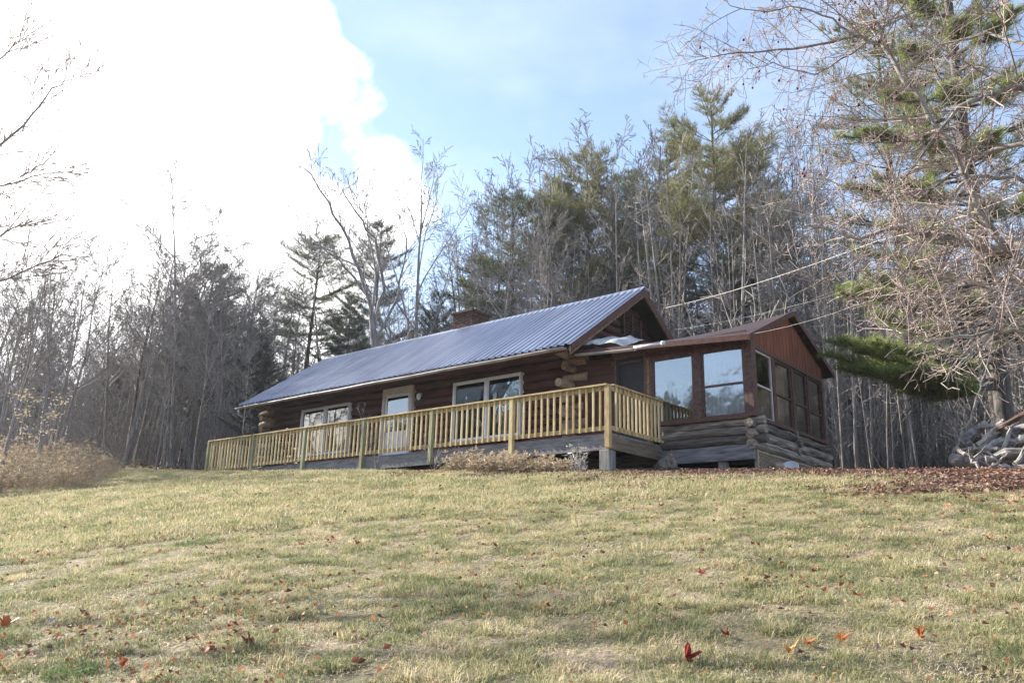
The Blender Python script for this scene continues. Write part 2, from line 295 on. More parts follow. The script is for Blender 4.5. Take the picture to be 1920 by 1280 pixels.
# ------------------------------------------------------------------ the cabin
random.seed(11)
XL, XR, YE, ZE, YR, ZR = -16.47, -1.88, 1.215, 2.533, 4.804, 5.003
YB = 2*YR - YE; SL = (ZR-ZE)/(YR-YE); WY = 2.15; WXL, WXR = -15.85, -2.5
cabin = empty('log_cabin', (-9, 4.8, gz(-9, 4)), 'long dark log cabin with ribbed metal roof and glazed porch at its right end', 'cabin')
CI = Vector(cabin.location)
def part(mb, name, m, parent=None, smooth=False, bevel=0, label=None):
    o = mb.build(name, m, None, smooth, None, bevel)
    o.parent = parent or cabin
    o.matrix_parent_inverse = Matrix.Translation(-CI)
    if label: o['label'] = label
    return o
def sub(mb, name, m, parent, smooth=False, bevel=0, label=None):
    o = mb.build(name, m, parent, smooth, None, bevel)
    if label: o['label'] = label
    return o
def log_along(mb, axis, a, b, c1, c2, r, n=10, rag=0.0, tint=None, jit=0, seg=.7):
    k = max(2, int(abs(b-a)/seg)+2); pts = []; rad = []
    for i in range(k):
        t = a+(b-a)*i/(k-1); q1 = c1+random.uniform(-rag, rag); q2 = c2+random.uniform(-rag, rag)
        pts.append((t, q1, q2) if axis == 'x' else (q1, t, q2)); rad.append(r*(1+random.uniform(-.05, .05)))
    mb.tube(pts, rad, n, tint=random.random() if tint is None else tint, jit=jit)
def roof_z(y): return ZR - abs(y-YR)*SL
# walls
m = MB()
z = 0.02
while z < 2.95:
    log_along(m, 'x', WXL, WXR, WY+.13, z+.13, .138, 12, .004); z += .25
m.box(WXL+.02, WXR-.02, WY+.13, WY+.3, -.05, 3.0)
part(m, 'log_wall', M['log_red'], smooth=True)
for nm, X in (('gable_wall', WXR), ('gable_wall', WXL)):
    m = MB(); z = .02
    while z < 4.6:
        y0 = max(WY+.05, YR-(ZR-.22-z-.13)/SL); y1 = 2*YR-y0
        if y1-y0 > .3: log_along(m, 'y', y0, y1, X-.0, z+.13, .135, 12, .004)
        z += .25
    part(m, nm, M['log_red'], smooth=True)
m = MB(); m.box(WXL, WXR, 2*YR-WY-.2, 2*YR-WY, -.4, 2.95); part(m, 'back_wall', M['log_red'])
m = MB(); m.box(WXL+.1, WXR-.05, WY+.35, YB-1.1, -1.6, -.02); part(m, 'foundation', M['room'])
# projecting log ends at the corners
def ends(X, sx, z0, z1):
    m = MB(); z = z0; i = 0
    while z < z1:
        if i % 2 == 0:
            ln = random.choice((.40, .52, .6, .3)); log_along(m, 'y', WY+.12, WY-ln, X+random.uniform(-.06,.06), z+.12, .125+random.uniform(-.025,.02), 9, .03, jit=.08)
        else:
            ln = random.choice((.35, .48, .6)); log_along(m, 'x', X-sx*.25, X+sx*ln, WY+.0, z+.12, .125+random.uniform(-.025,.02), 9, .03, jit=.08)
        z += .2; i += 1
    return m
part(ends(WXR, 1, .02, 2.62), 'log_end', M['log_end'], smooth=False, bevel=.012)
part(ends(WXL, -1, .02, 2.55), 'log_end', M['log_end'], smooth=False, bevel=.012)
# metal roof with standing ribs
def ribbed(y0, z0, y1, z1, nvec, name, parent=None):
    prof = []; x = XL; P = .2286
    while x < XR-.001:
        for dx, h in ((0, 0), (.03, .042), (.085, .042), (.115, 0), (.17, 0.0)):
            if x+dx < XR: prof.append((x+dx, h))
        x += P
    prof.append((XR, 0.0)); m = MB(); n = len(prof); K = 5
    for k in range(K):
        t = k/(K-1)
        for (x, h) in prof:
            wob = .003*math.sin(x*2.1+k*1.7)
            m.v.append((x, y0+(y1-y0)*t+nvec[1]*(h+wob), z0+(z1-z0)*t+nvec[2]*(h+wob)))
    m.t = [.5]*len(m.v)
    m.f = [(k*n+i, k*n+i+1, (k+1)*n+i+1, (k+1)*n+i) for k in range(K-1) for i in range(n-1)]
    return m
nv = Vector((0, -SL, 1)).normalized()
roof = part(ribbed(YE-.04, ZE-.03+.01, YR, ZR+.01, nv, 'roof'), 'roof', M['roof'])
sub(ribbed(YB+.04, ZE-.03+.01, YR, ZR+.01, Vector((0, SL, 1)).normalized(), 'b'), 'back_slope', M['roof'], roof)
m = MB(); m.prism([(YR-.16, ZR-.07), (YR, ZR+.055), (YR+.16, ZR-.07), (YR+.16, ZR-.09), (YR, ZR+.03), (YR-.16, ZR-.09)], 'x', XL-.01, XR+.01)
sub(m, 'ridge_cap', M['roof'], roof)
m = MB()
m.prism([(YE, ZE-.01), (YR, ZR-.01), (YR, ZR-.10), (YE, ZE-.10)], 'x', XL+.03, XR-.03)
m.prism([(YB, ZE-.01), (YR, ZR-.01), (YR, ZR-.10), (YB, ZE-.10)], 'x', XL+.03, XR-.03)
sub(m, 'soffit', M['soffit'], roof)
for X0, X1 in ((XR-.03, XR+.01), (XL-.01, XL+.03)):
    m = MB()
    m.prism([(YE-.03, ZE-.03), (YR, ZR-.005), (YR, ZR-.21), (YE-.03, ZE-.22)], 'x', X0, X1)
    m.prism([(YB+.03, ZE-.03), (YR, ZR-.006), (YR, ZR-.21), (YB+.03, ZE-.22)], 'x', X0, X1)
    rb = part(m, 'rake_board', M['rake'])
    m = MB()
    m.prism([(YE-.0, ZE-.21), (YR, ZR-.20), (YR, ZR-.255), (YE-.0, ZE-.265)], 'x', X0-.02, X1-.006)
    m.prism([(YB, ZE-.21), (YR, ZR-.2), (YR, ZR-.255), (YB, ZE-.265)], 'x', X0-.02, X1-.006)
    sub_o = m.build('trim_strip', M['rake_wood']); sub_o.parent = rb
for Y in (YE, YB):
    m = MB(); s_ = -1 if Y == YE else 1
    m.box(XL+.03, XR-.03, *sorted((Y+s_*.0, Y-s_*.03)), ZE-.17, ZE-.02); part(m, 'fascia', M['rake'])
def gutter(mb, x0, x1, y, z0, z1, r):
    n = 8; K = 24; vs = []
    for k in range(K):
        t = k/(K-1); x = x0+(x1-x0)*t; z = z0+(z1-z0)*t+.006*math.sin(x*1.9)
        for j in range(n+1):
            a = PI+PI*j/n; vs.append((x, y+r*math.cos(a), z+r*.95*math.sin(a)))
        for j in range(n+1):
            a = 2*PI-PI*j/n; vs.append((x, y+(r-.008)*math.cos(a), z+(r-.008)*.95*math.sin(a)))
    q = 2*(n+1); fs = [(k*q+j, k*q+(j+1)%q, (k+1)*q+(j+1)%q, (k+1)*q+j) for k in range(K-1) for j in range(q)]
    fs += [tuple(range(q)), tuple((K-1)*q+j for j in range(q-1,-1,-1))]
    mb.add(vs, fs)
m = MB(); gutter(m, XL-.02, XR-.12, YE-.075, ZE-.10, ZE-.085, .068); part(m, 'gutter', M['gutter'], smooth=True)
m = MB(); m.tube([(XL+.15, YE-.06, ZE-.17), (XL+.15, YE-.06, ZE-.32), (XL+.25, YE+.1, ZE-.45)], .04, 8); part(m, 'downspout', M['gutter'], smooth=True)
# ceiling purlins under the gable overhang, louvred vent
for yy in (YR, YR-1.5, YR+1.5, YR-2.7, YR+2.7):
    m = MB(); m.bar((WXR-.1, yy, roof_z(yy)-.22), (XR-.05, yy, roof_z(yy)-.22), .13, .15); part(m, 'purlin', M['rake_wood'])
m = MB()
m.box(WXR+.13, WXR+.17, YR-.42, YR+.42, 3.62, 4.22); vent = part(m, 'gable_vent', M['room'])
m = MB()
for k in range(6): m.bar((WXR+.2, YR-.42, 3.67+k*.1), (WXR+.2, YR+.42, 3.67+k*.1), .09, .018, (0.6, 0, 1))
for yy in (YR-.45, YR+.45, YR): m.box(WXR+.15, WXR+.22, yy-.035, yy+.035, 3.58, 4.26)
sub(m, 'louvre', M['rake'], vent)
# chimney
cx_, cy_ = -9.5, 5.75
m = MB(); z = 4.0; i = 0
while z < 5.78:
    o_ = .0 if i % 2 else .1; e = .0
    for side in range(4):
        x = -.46 + (0 if i % 2 else -.11)
        while x < .45:
            x2 = min(x+.215, .46); xa = max(x, -.46); dp = random.uniform(-.008, .012)
            if x2-xa > .03:
                a = [(cx_+xa, cx_+x2-.012, cy_-.46-dp, cy_-.35), (cx_+xa, cx_+x2-.012, cy_+.35, cy_+.46+dp), (cx_-.46-dp, cx_-.35, cy_+xa, cy_+x2-.012), (cx_+.35, cx_+.46+dp, cy_+xa, cy_+x2-.012)][side]
                m.box(*a, z, z+.063, random.random())
            x += .225
    z += .075; i += 1
m.box(cx_-.44, cx_+.44, cy_-.44, cy_+.44, 4.0, 5.73, .2)
ch = part(m, 'chimney', M['brick'])
m = MB(); m.box(cx_-.53, cx_+.53, cy_-.53, cy_+.53, 5.775, 5.87, .3); m.box(cx_-.3, cx_+.3, cy_-.3, cy_+.3, 5.87, 5.97, .1); sub(m, 'chimney_cap', M['brick'], ch, bevel=.02)
m = MB()
m.prism([(cy_-.62, roof_z(cy_-.6)+.05), (cy_-.6, roof_z(cy_-.6)+.16), (cy_+.6, roof_z(cy_-.6)+.16), (cy_+.6, roof_z(cy_+.6))], 'x', cx_-.6, cx_+.55); sub(m, 'flashing', M['flash'], ch)

# windows of the front wall
def window(x0, x1, z0, z1, mull, name='window', gl='glass'):
    Y = WY-.05; w_ = .055
    m = MB()
    for a in ((x0, x0+w_, z0, z1), (x1-w_, x1, z0, z1), (x0+w_, x1-w_, z1-w_, z1), (x0+w_, x1-w_, z0, z0+w_)): m.box(a[0], a[1], Y-.05, Y+.16, a[2], a[3])
    nz = len(mull)
    for q in mull: m.box(q-.06, q+.06, Y-.045, Y+.1, z0+w_, z1-w_)
    root = part(m, name, M['white'])
    xs = [x0+w_] + [q for q in mull] + [x1-w_]
    for i in range(len(xs)-1):
        a = xs[i] + (.06 if i else 0); b = xs[i+1] - (.06 if i < len(xs)-2 else 0)
        m = MB(); f = .022
        for c in ((a, a+f, z0+w_, z1-w_), (b-f, b, z0+w_, z1-w_), (a+f, b-f, z1-w_-f, z1-w_), (a+f, b-f, z0+w_, z0+w_+f)): m.box(c[0], c[1], Y-.02, Y+.05, c[2], c[3])
        sub(m, 'sash', M['white'], root)
        m = MB(); m.box(a+f, b-f, Y+.01, Y+.016, z0+w_+f, z1-w_-f); sub(m, 'pane', M[gl], root)
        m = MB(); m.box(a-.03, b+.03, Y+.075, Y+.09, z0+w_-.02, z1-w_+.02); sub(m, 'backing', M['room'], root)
    return root
window(-13.87, -11.3, .62, 2.24, [-12.58])
w2 = window(-6.66, -4.14, .58, 2.29, [-5.4], gl='glass_plain')
m = MB(); m.box(-6.75, -4.05, WY-.16, WY-.02, .52, .577); sub(m, 'sill', M['white'], w2)
# storm door with its own long pane
m = MB(); x0, x1, z0, z1 = -9.70, -8.36, .04, 2.46; Y = WY-.05
for a in ((x0, x0+.11, z0, z1), (x1-.11, x1, z0, z1), (x0+.11, x1-.11, z1-.2, z1)): m.box(a[0], a[1], Y-.05, Y+.15, a[2], a[3])
door = part(m, 'door', M['white_soft'])
m = MB()
for a in ((x0+.115, x0+.2, z0, z1-.205), (x1-.2, x1-.115, z0, z1-.205), (x0+.2, x1-.2, z1-.29, z1-.205), (x0+.2, x1-.2, z0, .22), (x0+.2, x1-.2, 1.0, 1.1)): m.box(a[0], a[1], Y-.02, Y+.03, a[2], a[3])
sub(m, 'storm_frame', M['white'], door)
m = MB(); m.box(x0+.2, x1-.2, Y, Y+.008, 1.1, z1-.29); sub(m, 'pane', M['glass'], door)
m = MB(); m.box(x0+.2, x1-.2, Y+.0, Y+.02, .22, 1.0); sub(m, 'panel', M['white'], door)
m = MB(); m.box(x0+.17, x1-.17, Y+.06, Y+.08, .2, z1-.25); sub(m, 'backing', M['room'], door)
m = MB(); m.tube([(x1-.16, Y-.02, 1.0), (x1-.16, Y-.06, 1.02), (x1-.16, Y-.06, 1.16), (x1-.16, Y-.02, 1.18)], .01, 6); sub(m, 'handle', M['flash'], door)
# small white lamp by the door
m = MB(); m.tube([(-8.08, WY, 2.14), (-8.08, WY-.07, 2.14)], .06, 12); lamp = part(m, 'porch_lamp', M['flash'], smooth=True)
m = MB(); m.tube([(-8.08, WY-.09, 2.16), (-8.08, WY-.09, 2.13), (-8.08, WY-.09, 2.06), (-8.08, WY-.09, 1.99), (-8.08, WY-.09, 1.96)], [.03, .06, .07, .055, .02], 12); sub(m, 'lamp_globe', M['white'], lamp, True)

# ---- glazed porch
PX = 2.23; PB = 6.62
def pez(x): return 2.47 + (2.13-2.47)*(x+2.4)/(2.42+2.4)
m = MB()
m.box(WXR+.1, -1.22, WY-.02, WY+.12, -.1, 2.3)
part(m, 'porch_wall', M['log_red'])
m = MB(); m.box(-1.20, -1.14, WY-.06, WY+.06, 0, 2.28); m.box(-.37, -.31, WY-.06, WY+.06, 0, 2.28); m.box(-1.14, -.37, WY-.06, WY+.06, 2.2, 2.28)
sd_ = part(m, 'screen_door', M['trim'])
m = MB(); m.box(-1.14, -.37, WY-.01, WY+.005, .03, 2.2); sub(m, 'screen', M['screen'], sd_)
m = MB()
for a in ((-1.13, -1.07), (-.44, -.38)): m.box(a[0], a[1], WY-.05, WY-.012, .03, 2.19)
for zz in (.03, 1.0, 2.12): m.box(-1.07, -.44, WY-.05, WY-.012, zz, zz+.07)
sub(m, 'door_frame', M['screen'], sd_)
m = MB(); m.box(-.31, -.22, WY-.05, WY+.09, -.1, 2.14)
part(m, 'door_post', M['rake_wood'])
# frame members
m = MB()
m.box(-1.3, PX+.08, WY-.045, WY+.10, 2.06, 2.14)         # head
m.box(-.22, -.16, WY-.04, WY+.09, .52, 2.06)
m.box(.92, 1.11, WY-.05, WY+.10, .52, 2.06)
m.box(-.22, PX+.0, WY-.09, WY+.12, .44, .52)
m.box(PX-.09, PX+.12, WY-.1, WY+.14, .47, 2.2)            # corner post
ys = [(2.40, 3.34), (3.50, 4.52), (4.62, 5.54), (5.62, PB-.06)]
m.box(PX-.05, PX+.07, WY+.14, PB+.05, 2.04, 2.13)
m.box(PX-.07, PX+.11, WY+.14, PB+.05, .42, .5)
for a in ((WY+.14, 2.40), (3.34, 3.50), (4.52, 4.62), (5.54, 5.62), (PB-.06, PB+.06)): m.box(PX-.04, PX+.06, a[0], a[1], .5, 2.04)
part(m, 'porch_frame', M['trim'], bevel=.006)
m = MB()                                                  # painted panel above the front windows
m.box(-1.3, PX-.02, WY-.015, WY+.03, 2.14, 2.42); part(m, 'header_panel', M['rake'])
red = mat('red_stained_plywood', [(0,(.10,.030,.016)),(.5,(.20,.062,.030)),(1,(.30,.10,.05))], (3,6,.7), 2, rough=.7, bump=.3)
m = MB(); y = WY-.02; pw = .2
pr_z = lambda y: 3.30-abs(y-4.5)*(3.41-2.31)/(7.1-4.4)*1.0
while y < PB+.02:
    y2 = min(y+pw-.016, PB+.05); ym = 4.5
    t1, t2 = pr_z(y), pr_z(y2)
    poly = [(y, 2.13), (y2, 2.13), (y2, t2), (y, t1)]
    if y < ym < y2: poly = [(y, 2.13), (y2, 2.13), (y2, t2), (ym, pr_z(ym)), (y, t1)]
    m.prism(poly, 'x', PX-.03, PX+.05); y += pw
m.prism([(WY, 2.13), (PB, 2.13), (PB, pr_z(PB)), (4.5, pr_z(4.5)), (WY, pr_z(WY))], 'x', PX-.06, PX+.038)
part(m, 'gable_siding', red)
# porch windows
def porch_win(axis, a0, a1, z0, z1, bar, gl, frame, curt=None, fw_=.045):
    m = MB()
    def bx(mb, u0, u1, z0, z1, d0, d1):
        if axis == 'x': mb.box(u0, u1, WY+d0, WY+d1, z0, z1)
        else: mb.box(PX-d1, PX-d0, u0, u1, z0, z1)
    bx(m, a0, a0+fw_, z0, z1, -.03, .04); bx(m, a1-fw_, a1, z0, z1, -.03, .04); bx(m, a0+fw_, a1-fw_, z1-fw_, z1, -.03, .04); bx(m, a0+fw_, a1-fw_, z0, z0+fw_, -.03, .04)
    if bar: bx(m, a0+fw_, a1-fw_, bar-.022, bar+.022, -.028, .035)
    root = part(m, 'porch_window', frame)
    m = MB(); bx(m, a0+fw_, a1-fw_, z0+fw_, z1-fw_, 0, .006); sub(m, 'pane', gl, root)
    if curt:
        m = MB(); K = 60; vs = []
        for i in range(K+1):
            u = a0+(a1-a0)*i/K; d = .14+.025*math.sin(i*.9)+.02*math.sin(i*.37+a0)
            for zz in (z0, (z0+z1)/2, z1): vs.append((u, WY+d+.01*math.sin(zz*5+i), zz) if axis == 'x' else (PX-d+.01*math.sin(zz*5+i), u, zz))
        m.add(vs, [(i*3+j, i*3+3+j, i*3+4+j, i*3+1+j) for i in range(K) for j in range(2)])
        sub(m, 'curtain', curt, root, True)
    return root
porch_win('x', -.16, .92, .52, 2.06, None, M['glass'], M['trim'])
porch_win('x', 1.11, PX-.09, .52, 2.06, 1.24, M['glass_hazy'], M['trim'], M['curtain'])
porch_win('y', ys[0][0], ys[0][1], .5, 2.04, 1.24, M['glass_dim'], M['white_soft'], M['curtain'])
porch_win('y', ys[1][0], ys[1][1], .5, 2.04, 1.22, M['glass_dim'], M['trim'], M['curtain_dim'])
porch_win('y', ys[2][0], ys[2][1], .5, 2.04, 1.2, M['glass_dim'], M['trim'], M['curtain_dim'])
porch_win('y', ys[3][0], ys[3][1], .5, 2.04, 1.15, M['glass_dim'], M['trim'], M['curtain_dim'])
# half wall of logs
m = MB(); z = -.12
for r in (.105, .10, .095):
    log_along(m, 'x', .02, PX+.22+random.uniform(0, .1), WY+.05, z+r, r*.97, 10, .016, tint=random.random(), jit=.09, seg=.24); z += 2*r-.004
m.box(.05, PX-.1, WY+.03, WY+.12, -.12, .44, .1)
part(m, 'half_wall', M['log_grey'])
m = MB(); z = -.24
for r in (.115, .11, .105):
    log_along(m, 'y', WY-.1-random.uniform(0, .12), PB+.15, PX+.02, z+r, r*.97, 10, .014, tint=random.random(), jit=.09, seg=.24); z += 2*r-.004
m.box(PX-.08, PX-.0, WY+.1, PB, -.24, .44, .1)
part(m, 'half_wall', M['log_grey_side'])
m = MB()
for k, (zz, xx) in enumerate(((-.02, .16), (.18, .2), (.36, .14))): log_along(m, 'x', PX-.1, PX+xx, 4.45+.05*(k % 2), zz, .1, 9, .01)
part(m, 'log_end', M['log_grey'], bevel=.01)
m = MB(); m.box(-2.4, PX+.04, WY-.06, WY+.02, -.45, -.13); part(m, 'porch_beam', M['rim'], bevel=.006)
m = MB(); m.box(-2.4, PX-.1, WY+.03, PB, -.20, -.13); part(m, 'porch_floor', M['rim'])
m = MB(); m.box(WXR+.1, PX, PB-.03, PB+.06, -.9, 2.6); m.box(WXR, PX, 4.6, 4.66, -1.5, -.2); part(m, 'back_wall', M['room'])
for xx in (1.50,):
    m = MB(); m.box(xx-.1, xx+.09, WY+.0, WY+.18, gz(xx, WY)-.2, -.45); part(m, 'support_post', M['post_grey'], bevel=.008)
# porch roof
m = MB(); K = 10; vs = []
def prz(x, t):
    q = (x+2.4)/4.8
    return pez(x)+(3.36-.17*(1-q)-.10*math.sin(min(1, max(0, q))*PI)-pez(x))*t
for i in range(K+1):
    x = WXR+.14+(2.42-WXR-.14)*i/K
    for (y, zt) in ((1.78, prz(x, 0)), (3.1, prz(x, .49)), (4.5, prz(x, 1)), (5.8, 2.93), (7.18, 2.33)): vs.append((x, y, zt+.06))
    for (y, zt) in ((7.18, 2.33), (4.5, prz(x, 1)), (1.78, prz(x, 0))): vs.append((x, y, zt-.05))
q = 8; fs = [(i*q+j, i*q+(j+1) % q, (i+1)*q+(j+1) % q, (i+1)*q+j) for i in range(K) for j in range(q)] + [tuple(range(q)), tuple(K*q+j for j in range(q-1, -1, -1))]
m.add(vs, fs)
prf = part(m, 'porch_roof', mat('brown_porch_roofing', [(0,(.018,.012,.015)),(.5,(.045,.03,.034)),(1,(.085,.06,.064))], (.8,4,1), 4, rough=.5))
m = MB()
for s_ in (-1, 1):
    ye, ze = (1.74, pez(2.42)) if s_ < 0 else (7.2, 2.33)
    m.prism([(ye, ze+.06), (4.5, 3.44), (4.5, 3.30), (ye, ze-.08)], 'x', 2.425, 2.46)
sub(m, 'rake_board', M['rake'], prf)
m = MB(); vs = []
for i in range(K+1):
    x = WXR+.5+(2.42-WXR-.5)*i/K; z = pez(x)
    vs += [(x, 1.74, z-.06), (x, 1.775, z-.06), (x, 1.775, z+.06), (x, 1.74, z+.06)]
m.add(vs, [(i*4+j, i*4+(j+1) % 4, (i+1)*4+(j+1) % 4, (i+1)*4+j) for i in range(K) for j in range(4)]+[(0,1,2,3), (K*4+3, K*4+2, K*4+1, K*4)])
sub(m, 'fascia', M['rake'], prf)
gx1 = .42
m = MB(); gutter(m, -2.05, gx1-.75, 1.66, pez(-2.0)-.06, pez(gx1-.75)-.05, .062); pg = part(m, 'porch_gutter', M['gutter'], smooth=True)
m = MB(); m.tube([(gx1-.78, 1.64, pez(gx1-.8)-.03), (gx1, 1.62, pez(gx1)-.005)], .03, 10); m.tube([(gx1-.02, 1.62, pez(gx1)-.0), (gx1+.05, 1.61, pez(gx1)+.0)], [.05, .055], 10); sub(m, 'white_pipe', M['white'], pg, True)
# weathered sheeting heaped where the porch roof meets the gable
m = MB(); K = 14; J = 9; vs = []
for i in range(K+1):
    for j in range(J+1):
        x = -2.34+1.55*i/K; y = 1.84+1.15*j/J
        base = pez(x)+(3.38-pez(x))*(y-1.78)/2.72+.07
        e = min(i, K-i, 2.5)/2.5*min(j+1.2, J-j, 2)/2
        vs.append((x, y-.0, base+.24*e*(1-.45*i/K)+random.uniform(-.018, .018)+.02*math.sin(i*1.3)*e))
m.add(vs, [(i*(J+1)+j, (i+1)*(J+1)+j, (i+1)*(J+1)+j+1, i*(J+1)+j+1) for i in range(K) for j in range(J)])
part(m, 'roof_sheeting', M['sheet'], smooth=True)
# lattice skirt
m = MB(); zt = -.25; y0, y1 = 2.3, 6.6; xx = PX+.0
def lat(sgn):
    s = -2.0
    while s < 8.5:
        # line y = y0 + s + t, z = zt - t*sgn...
        pts = []
        for k in range(61):
            y = y0 + s + sgn*(k/60*1.0); z = zt - k/60*1.0
            if y0 < y < y1 and z > gz(xx, y)-.03: pts.append((y, z))
        if len(pts) > 2: m.bar((xx+.008*sgn, pts[0][0], pts[0][1]), (xx+.008*sgn, pts[-1][0], pts[-1][1]), .034, .012, (1, 0, 0))
        s += .105
lat(1); lat(-1)
la = part(m, 'lattice', M['lattice'])
m = MB(); m.box(xx-.02, xx+.05, y0-.07, y0+.01, gz(xx, y0)-.1, zt+.03); m.box(xx-.02, xx+.035, y0, y1, zt-.03, zt+.03); sub(m, 'lattice_frame', M['lattice'], la)

# ------------------------------------------------------------------ the deck
RH = 1.05; S = 2.649; DD = 2.38
deck = empty('deck', (0, 0, 0), 'raised wooden deck along the cabin front with yellow baluster railing', 'deck')
def dp(mb, name, mm, parent=deck, **k): return mb.build(name, mm, parent, **k)
m = MB(); y = .0
while y < WY-.06: m.box(-6*S-.05, .03, y, y+.135, -.038, 0, random.random()); y += .142
dp(m, 'deck_board', M['rim'])
m = MB(); m.box(-6*S-.03, -.0, -.0, .045, -.345, -.04); dp(m, 'rim_board', M['rim'])['label'] = 'long grey rim board'
m = MB(); m.box(-.0, .042, -.0, DD, -.345, -.04); dp(m, 'rim_board', M['rim_y'])['label'] = 'brown end rim board'
m = MB(); m.box(-6*S-.07, -6*S-.03, .0, DD, -.345, -.04); dp(m, 'rim_board', M['rim_y'])
m = MB()
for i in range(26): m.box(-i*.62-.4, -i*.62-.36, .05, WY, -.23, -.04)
dp(m, 'joists', M['room'])
m = MB(); m.box(-.24, .02, -.03, .20, gz(0, 0)-.3, -.35); dp(m, 'support_post', M['post_grey'], bevel=.01)
for xx in (-2*S, -4*S):
    m = MB(); m.box(xx-.1, xx+.1, .35, .5, gz(xx, .4)-.3, -.3); dp(m, 'support_post', M['post_grey'])
for k in range(7):
    m = MB(); tn = random.random(); wd = .052 if k else .06
    x = -k*S; m.box(x-wd, x+wd, -.10, -.003, -.31, RH-.03, tn); m.box(x-wd+.004, x+wd-.004, -.096, -.006, -.335, -.31, tn)
    dp(m, 'post', M['post'] if k > 1 else M['rail'], bevel=.006)
m = MB(); m.box(-.02, .125, DD-.06, DD+.06, -.42, RH-.03, .8); dp(m, 'post', M['post'], bevel=.006)
m = MB(); m.box(-6*S-.09, -6*S-.0, DD-.35, DD-.25, -.3, RH-.03, .5); dp(m, 'post', M['post'])
m = MB()
for k in range(6): m.box(-(k+1)*S+.001, -k*S-.001, -.115+.002*(k % 2), .035, RH-.03, RH+.008+.001*(k % 2), random.random())
dp(m, 'cap_rail', M['rail_x'], bevel=.004)
m = MB(); m.box(-.045, .105, .036, DD+.05, RH-.03, RH+.008); dp(m, 'cap_rail', M['rail_x'], bevel=.004)
m = MB(); m.box(-6*S-.10, -6*S+.03, .036, WY-.15, RH-.03, RH+.008); dp(m, 'cap_rail', M['rail_x'])
for k in range(6):
    for z0, z1 in ((RH-.125, RH-.032), (.065, .155)):
        m = MB(); m.box(-(k+1)*S+.053, -k*S-.061, -.045, -.008, z0, z1); dp(m, 'rail', M['rail_x'])
for z0, z1 in ((RH-.125, RH-.032), (.065, .155)):
    m = MB(); m.box(.008, .045, .0, DD-.051, z0, z1); dp(m, 'rail', M['rail_x'])
    m = MB(); m.box(-6*S-.05, -6*S-.01, .04, WY-.2, z0, z1); dp(m, 'rail', M['rail_x'])
def bal(x, y, ax, rz):
    m = MB(); h = .0195; tn = random.random(); lx = random.uniform(-.006, .006); zb = .05+random.uniform(-.006, .006)
    vs = [(x+a*h+(0 if zz < .5 else lx), y+b*h, zz) for zz in (zb, RH-.033) for a, b in ((-1,-1),(1,-1),(1,1),(-1,1))]
    m.add(vs, [(0,3,2,1),(4,5,6,7),(0,1,5,4),(1,2,6,5),(2,3,7,6),(3,0,4,7)], tn)
    return m
for k in range(6):
    for i in range(14):
        x = -k*S-.06-(S-.115)*(i+.75)/14.5
        dp(bal(x, -.066, 'x', 0), 'baluster', M['rail'])
for i in range(13):
    dp(bal(.066, .11+(DD-.22)*(i+.3)/13, 'y', 0), 'baluster', M['rail'])
m = MB()
for i in range(12):
    b_ = bal(-6*S-.07, .1+(WY-.3)*(i+.3)/12, 'y', 0); m.add(b_.v, b_.f, random.random())
tag(dp(m, 'baluster', M['rail']), kind='stuff')
# ------------------------------------------------------------------ plant makers
def build_np(name, V, F, T, m, smooth=False):
    me = bpy.data.meshes.new(name); V = np.asarray(V, 'f'); F = np.asarray(F, 'i')
    me.vertices.add(len(V)); me.vertices.foreach_set('co', V.ravel())
    me.loops.add(F.size); me.loops.foreach_set('vertex_index', F.ravel())
    me.polygons.add(len(F)); me.polygons.foreach_set('loop_start', np.arange(len(F), dtype='i')*F.shape[1])
    me.update(calc_edges=True); me.validate()
    a = me.attributes.new('tint', 'FLOAT', 'POINT'); a.data.foreach_set('value', np.asarray(T, 'f'))
    me.materials.append(m); o = bpy.data.objects.new(name, me); sc.collection.objects.link(o); return o

def norm(a): return a/np.maximum(np.linalg.norm(a, axis=-1, keepdims=True), 1e-9)
def tufts(rng, C, A, n, ln, wd, spread, T):
    """n needle blades out of each centre C along axis A"""
    k = len(C); C = np.repeat(C, n, 0); A = np.repeat(A, n, 0); T = np.repeat(T, n)
    D = norm(A + rng.normal(0, spread, (k*n, 3))); side = norm(np.cross(D, rng.normal(0, 1, (k*n, 3))))
    l_ = ln*rng.uniform(.6, 1.15, (k*n, 1)); B = C + rng.normal(0, ln*.12, (k*n, 3))
    V = np.stack([B-side*wd/2, B+side*wd/2, B+D*l_], 1).reshape(-1, 3)
    F = np.arange(k*n*3).reshape(-1, 3)
    return V, F, np.repeat(np.clip(T+rng.normal(0, .12, k*n), 0, 1), 3)

